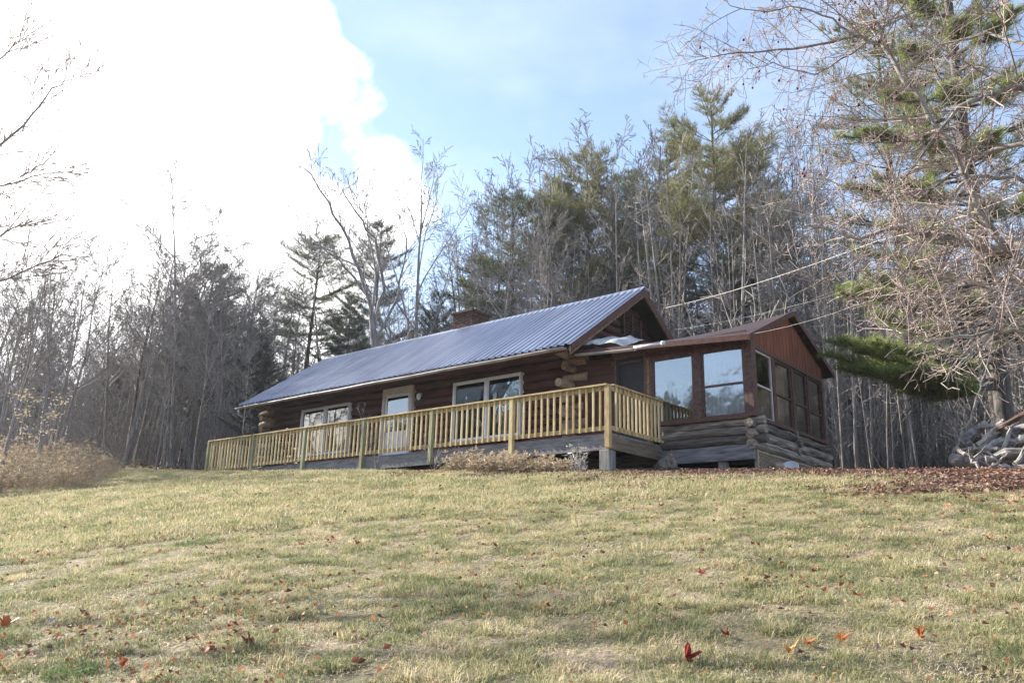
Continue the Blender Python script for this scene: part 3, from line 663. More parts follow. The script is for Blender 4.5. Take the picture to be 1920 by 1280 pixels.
class Grow:
    """branching wood: trunk tubes go to .tr, everything else to .br"""
    keep = None
    def __init__(s, seed): s.r = random.Random(seed); s.tr = MB(); s.br = MB(); s.tips = []
    def seg(s, p, d, L, r0, r1, wig, bias, k):
        pts = [p.copy()]; d = d.normalized()
        for i in range(k):
            d = (d + Vector((s.r.gauss(0, wig), s.r.gauss(0, wig), s.r.gauss(0, wig)+bias))).normalized()
            pts.append(pts[-1] + d*(L/k))
        return pts, [r0+(r1-r0)*i/k for i in range(k+1)]
    def branch(s, p, d, L, r, lvl, spec, tint=.5):
        sp = spec[lvl]; k = sp.get('k', 4)
        pts, rad = s.seg(p, d, L, r, max(spec['min'], r*sp.get('tap', .35)), sp['wig'], sp['bias'], k)
        if s.keep and not s.keep(pts[-1]): return pts
        mb = s.tr if lvl == 0 else s.br
        mb.tube(pts, rad, sp['n'], cap=False, tint=s.r.random())
        s.kids(pts, rad, L, lvl, spec)
        return pts
    def kids(s, pts, rad, L, lvl, spec, t0=None):
        sp = spec[lvl]
        if lvl+1 not in spec: s.tips.append(pts[-1]); return
        k = len(pts)-1
        for c in range(sp['kids']):
            t = (t0 if t0 is not None else sp['t0']) + (1-(t0 if t0 is not None else sp['t0']))*(c+s.r.uniform(.1, .9))/sp['kids']
            t = min(t, .985); i = min(int(t*k), k-1); f = t*k-i
            q = pts[i].lerp(pts[i+1], f); dd = (pts[i+1]-pts[i]).normalized(); rr = rad[i]+(rad[i+1]-rad[i])*f
            o = dd.orthogonal().normalized(); o.rotate(Matrix.Rotation(s.r.uniform(0, 2*PI), 3, dd).to_quaternion())
            an = math.radians(s.r.gauss(sp['ang'], sp['ang']*.22)); nd = dd*math.cos(an)+o*math.sin(an)
            ln = L*sp['lr']*s.r.uniform(.6, 1.2)*(1-sp.get('fall', .5)*t)
            s.branch(q, nd, ln, max(spec['min'], rr*sp.get('rr', .5)), lvl+1, spec)

SPEC_BARE = {'min': .011, 0: dict(n=7, wig=.045, bias=.03, kids=15, t0=.38, ang=42, lr=.42, fall=.55, k=9, tap=.15, rr=.6), 1: dict(n=4, wig=.05, bias=.04, kids=8, t0=.2, ang=32, lr=.42, fall=.4, k=5),
             2: dict(n=3, wig=.06, bias=.03, kids=5, t0=.15, ang=38, lr=.5, fall=.3, k=3), 3: dict(n=3, wig=.07, bias=.02, kids=3, t0=.2, ang=32, lr=.6, k=2), 4: dict(n=3, wig=.05, bias=.01, k=2)}
SPEC_POLE = {'min': .010, 0: dict(n=6, wig=.02, bias=.03, kids=20, t0=.28, ang=46, lr=.17, fall=.5, k=8, tap=.15, rr=.32), 1: dict(n=3, wig=.05, bias=.05, kids=6, t0=.2, ang=38, lr=.5, k=4), 2: dict(n=3, wig=.12, bias=.05, kids=3, t0=.2, ang=36, lr=.6, k=2), 3: dict(n=3, wig=.1, bias=.03, k=2)}
SPEC_FORK = {'min': .010, 0: dict(n=7, wig=.05, bias=.02, kids=9, t0=.22, ang=26, lr=.62, fall=.5, k=9, tap=.25, rr=.6), 1: dict(n=5, wig=.05, bias=.03, kids=8, t0=.25, ang=34, lr=.42, fall=.45, k=6),
             2: dict(n=3, wig=.12, bias=.05, kids=6, t0=.15, ang=38, lr=.5, fall=.3, k=3), 3: dict(n=3, wig=.07, bias=.02, kids=3, t0=.2, ang=32, lr=.6, k=2), 4: dict(n=3, wig=.05, bias=.01, k=2)}
def proto_tree(kind, seed, H, r0, spec, bark, lean=(0, 0)):
    g = Grow(seed); g.branch(Vector((0, 0, -.3)), Vector((lean[0], lean[1], 1)), H, r0, 0, spec)
    a = g.tr.build('trunk', bark, smooth=True); b = g.br.build('branches', M['twig'])
    top = max(v.co.z for v in b.data.vertices)
    return dict(kind=kind, H=top, trunk=a, crown=b)
def proto_pine(kind, seed, H, r0, need, t0=.35, wid=.2, shape=1.0, dens=1.0, ln=.34, droop=0.0, wd=.02):
    rng = np.random.default_rng(seed); g = Grow(seed); R_ = g.r
    pts, rad = g.seg(Vector((0, 0, -.3)), Vector((0, 0, 1)), H, r0, .03, .012, .02, 10); g.tr.tube(pts, rad, 7, cap=False)
    C, A, T = [], [], []; nw = int(17*dens)+3
    def tp(t):
        i = min(int(t*10), 9); return pts[i].lerp(pts[i+1], t*10-i)
    for i in range(9):                                    # dead snags low on the stem
        t = R_.uniform(.12, t0+.1); q = tp(t); a = R_.uniform(0, 2*PI); e = q+Vector((math.cos(a), math.sin(a), .1))*R_.uniform(.6, 1.8); g.br.tube([q, e], [.025, .008], 3, cap=False)
    for w_ in range(nw):
        t = t0+(1-t0)*((w_+R_.uniform(0, .6))/nw)**.9; t = min(t, .99); base = tp(t)
        u = (t-t0)/(1-t0); prof = (min(1, (u+.2)*2.4)*(1-u**2.4)**.75)*shape*R_.uniform(.75, 1.15) + .06
        for b in range(R_.choice((3, 4, 5))):
            if R_.random() < .14: continue
            a = R_.uniform(0, 2*PI); Lb = H*wid*prof*R_.uniform(.5, 1.15)
            el = .12+.55*u-droop+R_.gauss(0, .09); d = Vector((math.cos(a)*math.cos(el), math.sin(a)*math.cos(el), math.sin(el)))
            bp, br = g.seg(base, d, Lb, max(.02, .05*(1-u)), .008, .05, .045, 5); g.br.tube(bp, br, 4, cap=False)
            ns = max(3, int(Lb*3.2)); bt = R_.uniform(.2, .8)
            for s_ in range(ns):
                f = .28+.72*(s_+R_.random())/ns; i = min(int(f*5), 4); q = bp[i].lerp(bp[i+1], f*5-i)
                for sd in (-1, 1):
                    ls = Lb*.34*(1.12-f)*R_.uniform(.6, 1.3)+.12; dd = (bp[i+1]-bp[i]).normalized(); sv = dd.cross(Vector((0,0,1))).normalized()*sd
                    dv = (dd*.7+sv*.9+Vector((0,0,R_.uniform(-.05,.25)))).normalized(); e = q+dv*ls
                    g.br.tube([q, e], [.009, .005], 3, cap=False)
                    nt = max(2, int(ls/.17))
                    for j in range(nt):
                        c = q.lerp(e, (j+.7)/nt); C.append(c); A.append(dv*.8+Vector((0,0,.45))); T.append(bt+.25*(f-.5))
                C.append(q); A.append((bp[i+1]-bp[i]).normalized()+Vector((0,0,.4))); T.append(bt)
    V, F, TT = tufts(rng, np.array([tuple(c) for c in C]), np.array([tuple(c) for c in A]), 9, ln, wd, .5, np.array(T))
    a = g.tr.build('trunk', M['bark_dark'], smooth=True); b = build_np('needles', V, F, TT, need); c = g.br.build('branches', M['bark_dark'])
    return dict(kind=kind, H=H, trunk=a, crown=b, extra=c)
used = set()
for_remove = []
def plant(P, name, x, y, Hs, label, cat, group, rz=None, sxy=1.0, sink=0.1, tilt=(0, 0)):
    s = Hs/P['H']
    e = empty(name, (x, y, gz(x, y)-sink), label, cat, group); e.rotation_euler = (tilt[0], tilt[1], random.uniform(0, 2*PI) if rz is None else rz); e.scale = (s*sxy, s*sxy, s)
    for key in ('trunk', 'crown', 'extra'):
        src = P.get(key)
        if src is None: continue
        c = src.copy(); sc.collection.objects.link(c); c.parent = e; used.add(src.name)
    return e
def drop_proto(P):
    for key in ('trunk', 'crown', 'extra'):
        if P.get(key): sc.collection.objects.unlink(P[key])

BARE = [proto_tree('b', 21+i, 16, r, SPEC_BARE, bk) for i, (r, bk) in enumerate(((.14, M['bark']), (.12, M['bark']), (.15, M['bark']), (.12, M['bark_pale'])))]
FORK = [proto_tree('f', 41+i, 16, r, SPEC_FORK, bk) for i, (r, bk) in enumerate(((.19, M['bark']), (.15, M['bark']), (.15, M['bark'])))]
POLE = [proto_tree('p', 61+i, 14, r, SPEC_POLE, bk) for i, (r, bk) in enumerate(((.085, M['bark']), (.11, M['bark']), (.075, M['bark_pale']), (.095, M['bark']), (.12, M['bark_dark']), (.065, M['bark_pale'])))]
PINE = [proto_pine('pine', 81, 20, .26, M['needle_olive'], .40, .23, 1.1, 1.25), proto_pine('pine', 82, 20, .24, M['needle'], .35, .23, 1.0, 1.1),
        proto_pine('pine', 83, 18, .22, M['needle_dark'], .22, .2, 1.05, 1.5), proto_pine('pine', 84, 16, .2, M['needle_dark'], .1, .26, 1.0, 1.5), proto_pine('pine', 85, 18, .22, M['needle_olive'], .45, .21, .9, .95, ln=.28)]
ALL = BARE+FORK+POLE+PINE

def put(P, name, px, dist, ytop, label, cat, group=None, **k):
    p = at(px, 640, dist); g = gz(p.x, p.y); top = (CAM + ray(px, ytop)*dist).z
    return plant(P, name, p.x, p.y, top-g, label, cat, group, **k)
def leaning_fork():
    base = at(712, 640, 33); o = Vector((base.x, base.y, gz(base.x, base.y)-.1))
    e = empty('bare_tree', o, 'forked bare tree with long dark limbs leaning left above the metal roof', 'bare tree')
    g = Grow(91); R_ = g.r; W = lambda L_: [at(*q)-o for q in L_]
    trunk = [Vector((0, 0, -.2))]+W([(710, 760, 33), (704, 660, 33), (697, 590, 33)]); g.tr.tube(trunk, [.2, .17, .15, .13], 8, cap=False)
    for L_, r0 in (([(697, 590, 33), (676, 505, 32.8), (640, 425, 32.6), (604, 355, 32.5), (572, 316, 32.4)], .12), ([(690, 560, 33), (650, 500, 33.3), (600, 462, 33.6), (556, 405, 34)], .08), ([(700, 620, 33), (722, 545, 33.2), (702, 450, 33.2), (668, 395, 33), (640, 352, 33)], .12),
                   ([(697, 590, 33), (708, 520, 33.2), (690, 440, 33.4), (686, 365, 33.6)], .08), ([(704, 640, 33), (745, 560, 32.6), (762, 470, 32.4), (748, 400, 32.4)], .09), ([(676, 505, 32.8), (620, 470, 32.4), (570, 480, 32.2)], .05)):
        pts = W(L_); sm = []
        for i in range(len(pts)-1):
            for k in range(3): sm.append(pts[i].lerp(pts[i+1], k/3)+Vector((R_.gauss(0,.05), R_.gauss(0,.05), R_.gauss(0,.05))))
        sm.append(pts[-1]); n = len(sm); rad = [.72*r0*(1-.8*i/(n-1)) for i in range(n)]
        lp = MB(); lp.tube(sm, rad, 6, cap=False); lp.build('limb', M['bark'], e, smooth=True)
        for b in range(14):
            f = (b+R_.random())/14*(n-1)*.75+(n-1)*.25; f = min(f, n-1.01); i = int(f); q = sm[i].lerp(sm[i+1], f-i); dd = (sm[i+1]-sm[i]).normalized()
            oo = dd.orthogonal().normalized(); oo.rotate(Matrix.Rotation(R_.uniform(0, 2*PI), 3, dd).to_quaternion())
            g.branch(q, (dd*.8+oo*.6+Vector((0,0,.3))).normalized(), R_.uniform(.7, 2.2), rad[i]*.4, 2, {'min': .010, 2: dict(n=3, wig=.06, bias=.04, kids=5, t0=.2, ang=34, lr=.5, k=4, rr=.6), 3: dict(n=3, wig=.06, bias=.02, kids=3, t0=.2, ang=32, lr=.5, k=3), 4: dict(n=3, wig=.05, bias=0, k=2)})
    g.tr.build('trunk', M['bark'], e, smooth=True); g.br.build('twigs', M['twig'], e)
random.seed(5)
GW = 'bare trees along the edge of the wood'
# pines one can tell apart
put(PINE[0], 'pine_tree', 1335, 38, 168, 'tallest pine behind the cabin with sunlit yellow green top', 'pine tree', sxy=1.0)
put(PINE[0], 'pine_tree', 1395, 43, 250, 'pine with thin brownish crown just right of the tallest pine', 'pine tree')
put(PINE[4], 'pine_tree', 1265, 43, 262, 'slim open pine close beside the left of the tallest pine', 'pine tree')
put(PINE[0], 'pine_tree', 1110, 41, 268, 'olive pine with a narrow pointed top above the cabin ridge', 'pine tree', sxy=1.0)
put(PINE[1], 'pine_tree', 1165, 46, 330, 'rounded green pine right of the narrow pointed pine', 'pine tree', sxy=1.1)
put(PINE[4], 'pine_tree', 1030, 42, 330, 'flat layered pine left of the narrow pointed pine', 'pine tree', sxy=1.1)
put(PINE[1], 'pine_tree', 955, 40, 352, 'broad layered pine at the left end of the pine group', 'pine tree', sxy=1.2)
put(PINE[4], 'pine_tree', 905, 44, 470, 'small pine standing apart behind the chimney', 'pine tree', sxy=1.2)
put(PINE[2], 'pine_tree', 372, 40, 478, 'wide dark pine in the wood left of the cabin', 'pine tree', sxy=1.45)
put(PINE[2], 'pine_tree', 415, 46, 560, 'low dark pine hidden right behind the wide dark pine', 'pine tree', sxy=1.05)
put(PINE[1], 'pine_tree', 575, 42, 432, 'grey green pine above the left end of the metal roof', 'pine tree', sxy=1.2)
put(PINE[2], 'pine_tree', 705, 44, 400, 'dark pine behind the leaning forked bare tree', 'pine tree')
put(PINE[3], 'pine_tree', 650, 36, 545, 'low bushy evergreen just above the metal roof', 'pine tree')
put(PINE[3], 'pine_tree', 815, 37, 540, 'small dark evergreen left of the chimney', 'pine tree', sxy=.8)
put(PINE[3], 'pine_tree', 500, 33, 640, 'dark young evergreen beside the left roof corner', 'pine tree')
put(PINE[1], 'pine_tree', 1475, 40, 420, 'dull pine behind the porch roof in the tangle of bare trees', 'pine tree')
put(PINE[4], 'pine_tree', 1850, 26, -160, 'large pine filling the upper right behind the crabapple twigs', 'pine tree', sxy=1.0)
put(PINE[4], 'pine_tree', 1700, 30, -20, 'tall olive pine behind the crabapple main limb', 'pine tree', sxy=.9)
put(PINE[1], 'pine_tree', 1215, 45, 350, 'full green pine between the rounded pine and the slim open pine', 'pine tree', sxy=1.1)
put(PINE[0], 'pine_tree', 1075, 44, 350, 'brownish pine close left of the narrow pointed pine', 'pine tree', sxy=1.05)
# bare trees one can tell apart
leaning_fork()
put(FORK[1], 'bare_tree', 790, 36, 262, 'tall bare tree with fine upright crown left of the chimney', 'bare tree')
put(BARE[0], 'bare_tree', 990, 38, 248, 'fine bare crown rising above the broad layered pine', 'bare tree')
put(BARE[1], 'bare_tree', 1165, 40, 190, 'thin tall bare tree between the pointed and the tallest pine', 'bare tree')
put(BARE[3], 'bare_tree', 1230, 42, 205, 'pale bare tree close left of the tallest pine', 'bare tree')
put(FORK[2], 'bare_tree', 1480, 36, 165, 'large bare tree with spreading crown right of the tallest pine', 'bare tree')
put(BARE[1], 'bare_tree', 1560, 33, 190, 'bare tree between the spreading bare crown and the near pine', 'bare tree')
put(BARE[0], 'bare_tree', 1430, 41, 240, 'slender bare tree tucked beside the thin brownish pine', 'bare tree')
put(BARE[2], 'bare_tree', 355, 37, 322, 'tallest bare tree over the wide dark pine at left', 'bare tree')
put(BARE[3], 'bare_tree', 315, 39, 345, 'thin bare tree left of the tallest one over the wide dark pine', 'bare tree')
put(BARE[2], 'bare_tree', 265, 35, 415, 'dark bare tree between the wide dark pine and the left edge', 'bare tree')
put(BARE[0], 'bare_tree', 435, 38, 430, 'bare tree right of the wide dark pine', 'bare tree')
put(BARE[1], 'bare_tree', 470, 36, 470, 'slim bare tree nearest the left roof corner', 'bare tree')
put(FORK[1], 'bare_tree', 50, 30, 430, 'thick dark bare tree nearest the left edge of the photo', 'bare tree')
put(FORK[0], 'bare_tree', 112, 31, 430, 'second thick bare tree from the left edge', 'bare tree')
put(FORK[2], 'bare_tree', 885, 45, 330, 'bare tree leaning in the sky gap behind the chimney', 'bare tree')
put(BARE[3], 'bare_tree', 630, 41, 400, 'pale bare tree between the forked tree and the grey green pine', 'bare tree')
for i in range(22):
    px = random.uniform(-40, 480); put(BARE[i % 4], 'bare_tree', px, random.uniform(32, 42), random.uniform(430, 570), 'grey bare tree with a fine crown in the left part of the wood', 'bare tree', 'bare trees with fine crowns left of the cabin')
# slender poles of the wood: nothing tells them apart
def poles(n, px0, px1, d0, d1, y0, y1, label, group, protos):
    for i in range(n):
        px = random.uniform(px0, px1); d = random.uniform(d0, d1)
        p = at(px, 640, d)
        if p.y < 10.2 and p.x > -18.5: continue
        if p.y < 2.0: continue
        t = (px-px0)/(px1-px0)
        yt = (y0(t) if callable(y0) else y0) + random.uniform(-1, 1)*y1
        top = (CAM + ray(px, yt)*d).z; g = gz(p.x, p.y)
        plant(random.choice(protos), 'slender_tree', p.x, p.y, max(5, top-g), label, 'bare tree', group, tilt=(random.gauss(0, .035), random.gauss(0, .035)), sxy=random.uniform(.8, 1.2))
poles(120, -60, 500, 27, 44, lambda t: 650-120*math.sin(t*2.6), 70, 'slender grey bare tree in the dense wood left of the cabin', 'slender bare trees in the wood left of the cabin', POLE+[POLE[2], POLE[5], POLE[3], POLE[2]]+BARE[:2])
poles(46, -40, 490, 24, 31, lambda t: 660-60*math.sin(t*3), 90, 'pale slender trunk along the front of the wood left of the cabin', 'pale slender trunks in front of the left wood', [POLE[2], POLE[5], POLE[3]])
poles(46, 480, 900, 32, 48, 560, 70, 'slender bare tree seen above the left half of the metal roof', 'slender bare trees above the left half of the roof', POLE)
poles(54, 880, 1260, 31, 50, lambda t: 400-90*t, 100, 'slender bare tree seen above the right half of the metal roof', 'slender bare trees above the right half of the roof', POLE+BARE[:1])
poles(50, 1240, 1560, 28, 46, lambda t: 340, 120, 'slender bare tree standing behind the glazed porch', 'slender bare trees behind the porch', POLE)
poles(70, 1545, 1990, 24, 44, lambda t: 420, 130, 'pale slender trunk in the wood between the porch and the log heap', 'pale slender trunks right of the porch', [POLE[2], POLE[5], POLE[2], POLE[5], POLE[0], POLE[3], POLE[1]])
for i, (px, d, yt, lab) in enumerate(((1612, 24, 560, 'thin pale leaning trunk just right of the porch'), (1640, 25, 560, 'second thin pale trunk right of the porch'), (1672, 22.5, 540, 'whitest thin trunk between the porch and the log heap'), (1560, 26, 520, 'pale trunk right against the porch corner'), (475, 27, 640, 'thin pale stem beside the deck at the cabin left end'))):
    put(POLE[5], 'slender_tree', px, d, yt, lab, 'bare tree', None, tilt=(0, (-.07, -.09, -.05, .02, .0)[i]), sxy=1.1)

# the farther wood as one mass
rs = random.Random(9); pts = []; rots = []; scl = []; idx = []
far = []
for i, P in enumerate([BARE[0], BARE[2], FORK[0], POLE[1], PINE[2], PINE[1]]):
    for key in ('trunk', 'crown', 'extra'):
        if P.get(key):
            pass
def joined(P, nm):
    obs = [P[k] for k in ('trunk', 'crown', 'extra') if P.get(k)]
    V = []; Fs = []; T = []; mi = []; mats = []
    for j, o in enumerate(obs):
        b = len(V); me = o.data; V += [tuple(v.co) for v in me.vertices]; T += [a.value for a in me.attributes['tint'].data]
        Fs += [tuple(b+q for q in p.vertices) for p in me.polygons]; mi += [j]*len(me.polygons); mats.append(me.materials[0])
    me = bpy.data.meshes.new(nm); me.from_pydata(V, [], Fs); me.polygons.foreach_set('material_index', mi)
    for q in mats: me.materials.append(q)
    a = me.attributes.new('tint', 'FLOAT', 'POINT'); a.data.foreach_set('value', T)
    o = bpy.data.objects.new(nm, me); sc.collection.objects.link(o); return o
protos = [joined(P, 'wood_tree') for P in (BARE[0], BARE[2], POLE[1], POLE[3], PINE[2], PINE[3])]
for i in range(2300):
    az = math.radians(rs.uniform(-8, 84) if i < 1400 else rs.uniform(58, 86)); d = rs.uniform(39, 88)
    x = CAM.x-math.sin(az)*d; y = CAM.y+math.cos(az)*d
    if y < 6: continue
    pts.append((x, y, gz(x, y)-.2)); rots.append((0, 0, rs.uniform(0, 6.28))); k = rs.choice((0,1,2,2,3,3,3,4,5,5) if math.degrees(az) < 48 else (0,1,2,2,2,3,3,3,3,2,3,4)); idx.append(k)
    leftish = min(1, max(0, (math.degrees(az)-28)/20))
    scl.append(rs.uniform(.5, .85)*(1.0-.22*leftish)*(.8 if k > 3 else 1))
for i in range(1100):
    x = rs.uniform(-170, 70); y = rs.uniform(-125, -58)
    pts.append((x, y, gz(x, y)-.2)); rots.append((0, 0, rs.uniform(0, 6.28))); idx.append(rs.choice((0, 1, 3, 4, 4, 5, 5))); scl.append(rs.uniform(.3, .55))
scatter('distant_wood', pts, rots, scl, idx, protos, 'mixed bare wood farther up the hillside')
for P in ALL: drop_proto(P)

# near large pine boughs hanging right of the porch
def pine_boughs():
    R_ = random.Random(3); rng = np.random.default_rng(3)
    base = at(1860, 640, 22.5); bx, by = base.x, base.y; bz = gz(bx, by)
    e = empty('pine_tree', (bx, by, bz), 'near white pine with bright green drooping boughs right of the porch', 'pine tree')
    g = Grow(7); tp = [Vector((0, 0, -.3)), Vector((.1, 0, 4)), Vector((0, .1, 9)), Vector((.15, 0, 15)), Vector((.1, 0, 20))]
    g.tr.tube(tp, [.22, .19, .15, .09, .03], 9, cap=False)
    specs = [(1552, 665, 20.5, 1.2), (1565, 640, 20.2, 1.2), (1575, 690, 20.6, 1.2), (1610, 655, 20.4, 1.3), (1620, 690, 20.3, 1.2), (1640, 640, 20.4, 1.2), (1660, 700, 20.2, 1.3), (1700, 700, 20.2, 1.3), (1740, 690, 20.0, 1.2), (1770, 665, 20.6, 1.1),
             (1575, 550, 20.6, 1.2), (1600, 535, 20.6, 1.2), (1625, 520, 20.8, 1.2), (1640, 590, 20.5, 1.2), (1670, 560, 21, 1.), (1600, 470, 21.2, .9), (1700, 500, 20.9, 1.), (1650, 420, 21.3, .9), (1590, 350, 21.5, 1.), (1620, 250, 21.6, 1.1), (1570, 255, 21.8, .8), (1640, 330, 21, .9),
             (1690, 350, 21, 1.), (1660, 180, 21.4, 1.), (1720, 250, 21, 1.), (1740, 430, 20.8, 1.), (1820, 560, 20.8, 1.), (1880, 470, 21.2, 1.), (1900, 620, 21.4, 1.), (1850, 380, 21.0, 1.), (1700, 90, 21.2, 1.), (1780, 160, 21, 1.1), (1860, 250, 21, 1.1), (1920, 150, 21.4, 1.1), (1800, 40, 21.2, 1.), (1900, 20, 21, 1.1), (1720, 0, 21.3, .9), (1980, 350, 21.5, 1.2), (1990, 560, 21.5, 1.2), (2000, 100, 21.5, 1.2)]
    C, A, T = [], [], []; o = Vector((bx, by, bz))
    for (px, py, d, sz) in specs:
        tip = at(px, py, d)-o; hz = tip.z; L_ = math.hypot(tip.x, tip.y)
        z0 = hz+.15*L_*R_.uniform(-.3, 1.0); i = min(3, max(0, sum(1 for q in tp if q.z < z0)-1)); f = max(0, min(1, (z0-tp[i].z)/(tp[i+1].z-tp[i].z))); st = tp[i].lerp(tp[i+1], f)
        mid = st.lerp(tip, .5)+Vector((0, 0, -.12*L_)); pp = [st, st.lerp(mid, .5)+Vector((0,0,.04)), mid, mid.lerp(tip, .6)+Vector((0,0,-.05)), tip]
        g.br.tube(pp, [.05, .04, .03, .02, .008], 5, cap=False); bt = R_.uniform(.3, .85)
        n = int(60*sz)
        for s_ in range(n):
            f = 1-.62*(s_+R_.random())/n if L_ > 1 else R_.random(); q_ = f*4; i = min(int(q_), 3); q = pp[i].lerp(pp[i+1], q_-i); dd = (pp[i+1]-pp[i]).normalized()
            sv = dd.cross(Vector((0,0,1))).normalized()*R_.choice((-1, 1)); ls = sz*R_.uniform(.25, .75)*(1.35-f)
            dv = (dd*.8+sv*.8+Vector((0, 0, R_.uniform(-.15, .4)))).normalized(); e2 = q+dv*ls; g.br.tube([q, q.lerp(e2, .5)+Vector((0,0,-.03)), e2], [.012, .008, .004], 3, cap=False)
            nt = max(3, int(ls/.07))
            for j in range(nt):
                c = q.lerp(e2, (j+.6)/nt); C.append(tuple(c)); A.append(tuple(dv*.8+Vector((0,0,.3)))); T.append(bt+.2*R_.uniform(-1, 1))
    V, F, TT = tufts(rng, np.array(C), np.array(A), 11, .20, .010, .72, np.array(T))
    a = g.tr.build('trunk', M['bark_dark'], e, smooth=True); b = build_np('needles', V, F, TT, M['needle_bright']); b.parent = e; c = g.br.build('branches', M['bark_dark'], e)
pine_boughs()

# ------------------------------------------------------------------ near crabapple at the right
SPEC_LIMB = {'min': .0026, 1: dict(n=5, wig=.07, bias=-.03, kids=7, t0=.12, ang=45, lr=.5, fall=.4, k=6, rr=.5, tap=.25), 2: dict(n=3, wig=.08, bias=-.01, kids=4, t0=.15, ang=42, lr=.5, fall=.3, k=4, rr=.6, tap=.4),
             3: dict(n=3, wig=.10, bias=.02, k=3)}
def crab():
    base = at(2190, 640, 9.6); o = Vector((base.x, base.y, gz(base.x, base.y)-.1))
    e = empty('crabapple_tree', o, 'leafless crabapple with a tangle of pale twigs reaching in from the right', 'fruit tree')
    g = Grow(17); R_ = g.r
    lim = [(1300, 300), (1400, 480), (1500, 560), (1560, 590), (1640, 650), (1690, 735), (1830, 760), (2400, 800)]   # the crown's lower left outline
    def keep(q):
        d = q+o-CAM; w_ = d.dot(fw)
        if w_ < .5: return False
        x_ = 960+FPX*d.dot(rt)/w_; y_ = 640-FPX*d.dot(up)/w_
        for (xa, ya), (xb, yb) in zip(lim, lim[1:]):
            if xa <= x_ <= xb: return y_ < ya+(yb-ya)*(x_-xa)/(xb-xa)+R_.gauss(0, 12)
        return x_ > 1300 or y_ < 250
    g.keep = keep
    W = lambda L_: [at(*q)-o for q in L_]
    trunk = [Vector((0, 0, -.2))] + W([(2180, 900, 9.6), (2160, 760, 9.5), (2150, 600, 9.5), (2170, 420, 9.5), (2150, 200, 9.4), (2180, -60, 9.6)])
    g.tr.tube(trunk, [.2, .17, .15, .14, .12, .09, .06], 10, cap=False)
    limbs = [
        ([(2150, 640, 9.5), (1990, 560, 9.2), (1900, 480, 9.0), (1835, 395, 8.9), (1790, 290, 8.8), (1725, 185, 8.8), (1652, 82, 8.9)], .038, .024),
        ([(1652, 82, 8.9), (1600, 68, 8.9), (1540, 84, 9.0), (1460, 95, 9.1), (1390, 98, 9.1), (1330, 108, 9.2), (1290, 122, 9.2)], .022, .004),
        ([(1652, 82, 8.9), (1662, 20, 8.9), (1672, -60, 8.9)], .02, .012),
        ([(1600, 68, 8.9), (1565, 38, 8.8), (1500, 14, 8.8), (1440, 22, 8.9), (1370, 10, 9.0), (1335, -8, 9.)], .013, .004),
        ([(1750, -60, 8.9), (1690, 20, 9), (1600, 100, 9.1), (1530, 140, 9.1), (1450, 120, 9.2), (1400, 130, 9.2)], .014, .004),
        ([(2160, 560, 9.5), (2020, 505, 9.4), (1920, 480, 9.3), (1850, 462, 9.2), (1780, 452, 9.2), (1720, 432, 9.1), (1690, 425, 9.1), (1610, 448, 9.3), (1540, 428, 9.4), (1510, 424, 9.4)], .055, .008),
        ([(2150, 480, 9.5), (2000, 440, 9.6), (1920, 490, 9.7), (1860, 540, 9.8), (1800, 590, 9.9), (1740, 640, 10)], .032, .006),
        ([(2160, 640, 9.5), (2040, 600, 8.8), (1920, 622, 8.4), (1860, 620, 8.3), (1800, 632, 8.2), (1735, 642, 8.2), (1690, 625, 8.2), (1662, 612, 8.2)], .026, .005),
        ([(1862, 621, 8.3), (1830, 660, 8.2), (1785, 690, 8.1), (1770, 718, 8.1), (1800, 730, 8.)], .012, .004),
        ([(2170, 300, 9.4), (2000, 200, 9.0), (1900, 160, 8.7), (1800, 200, 8.5), (1720, 300, 8.5), (1640, 400, 8.6)], .04, .006),
        ([(2160, 380, 9.4), (2010, 300, 9.6), (1920, 270, 9.7), (1830, 290, 9.8), (1750, 350, 9.9), (1640, 380, 10), (1540, 330, 10.1)], .04, .005),
        ([(2150, 120, 9.4), (2000, 30, 9.2), (1900, -20, 9), (1800, -30, 8.9), (1720, 20, 8.8), (1640, 60, 8.8)], .035, .005),
        ([(2160, 200, 9.4), (2040, 100, 9.8), (1950, 90, 10), (1850, 60, 10.2), (1760, 90, 10.3), (1660, 190, 10.4)], .035, .005),
        ([(1700, 425, 9.1), (1675, 360, 9), (1690, 300, 8.9), (1740, 220, 8.8)], .012, .004),
        ([(2150, 520, 9.5), (1980, 380, 9.3), (1900, 330, 9.2), (1820, 330, 9.1), (1760, 400, 9.1), (1700, 500, 9.1), (1640, 560, 9.2), (1560, 590, 9.3)], .03, .004),
        ([(1790, 452, 9.2), (1760, 520, 9.1), (1700, 560, 9.1), (1660, 600, 9.1)], .014, .004),
        ([(2000, 560, 9.2), (1930, 560, 9.), (1840, 540, 8.9), (1760, 520, 8.9), (1660, 500, 8.9), (1540, 520, 9.), (1480, 560, 9)], .016, .004),
        ([(2000, 300, 9.2), (1940, 400, 9.), (1890, 520, 8.9), (1850, 600, 8.8)], .02, .005),
    ]
    for (L_, r0, r1) in limbs:
        pts = W(L_); sm = []
        for i in range(len(pts)-1):
            for k in range(3): sm.append(pts[i].lerp(pts[i+1], k/3)+Vector((R_.gauss(0,.012), R_.gauss(0,.012), R_.gauss(0,.012))))
        sm.append(pts[-1]); n = len(sm); rad = [r0+(r1-r0)*i/(n-1) for i in range(n)]
        lp = MB(); lp.tube(sm, rad, 7, cap=False); lo_ = lp.build('limb', M['bark_pale'] if r0 < .04 or r0 == .038 else M['bark'], e, smooth=True)
        tot = sum((sm[i+1]-sm[i]).length for i in range(n-1)); nb = int(tot*7.5)
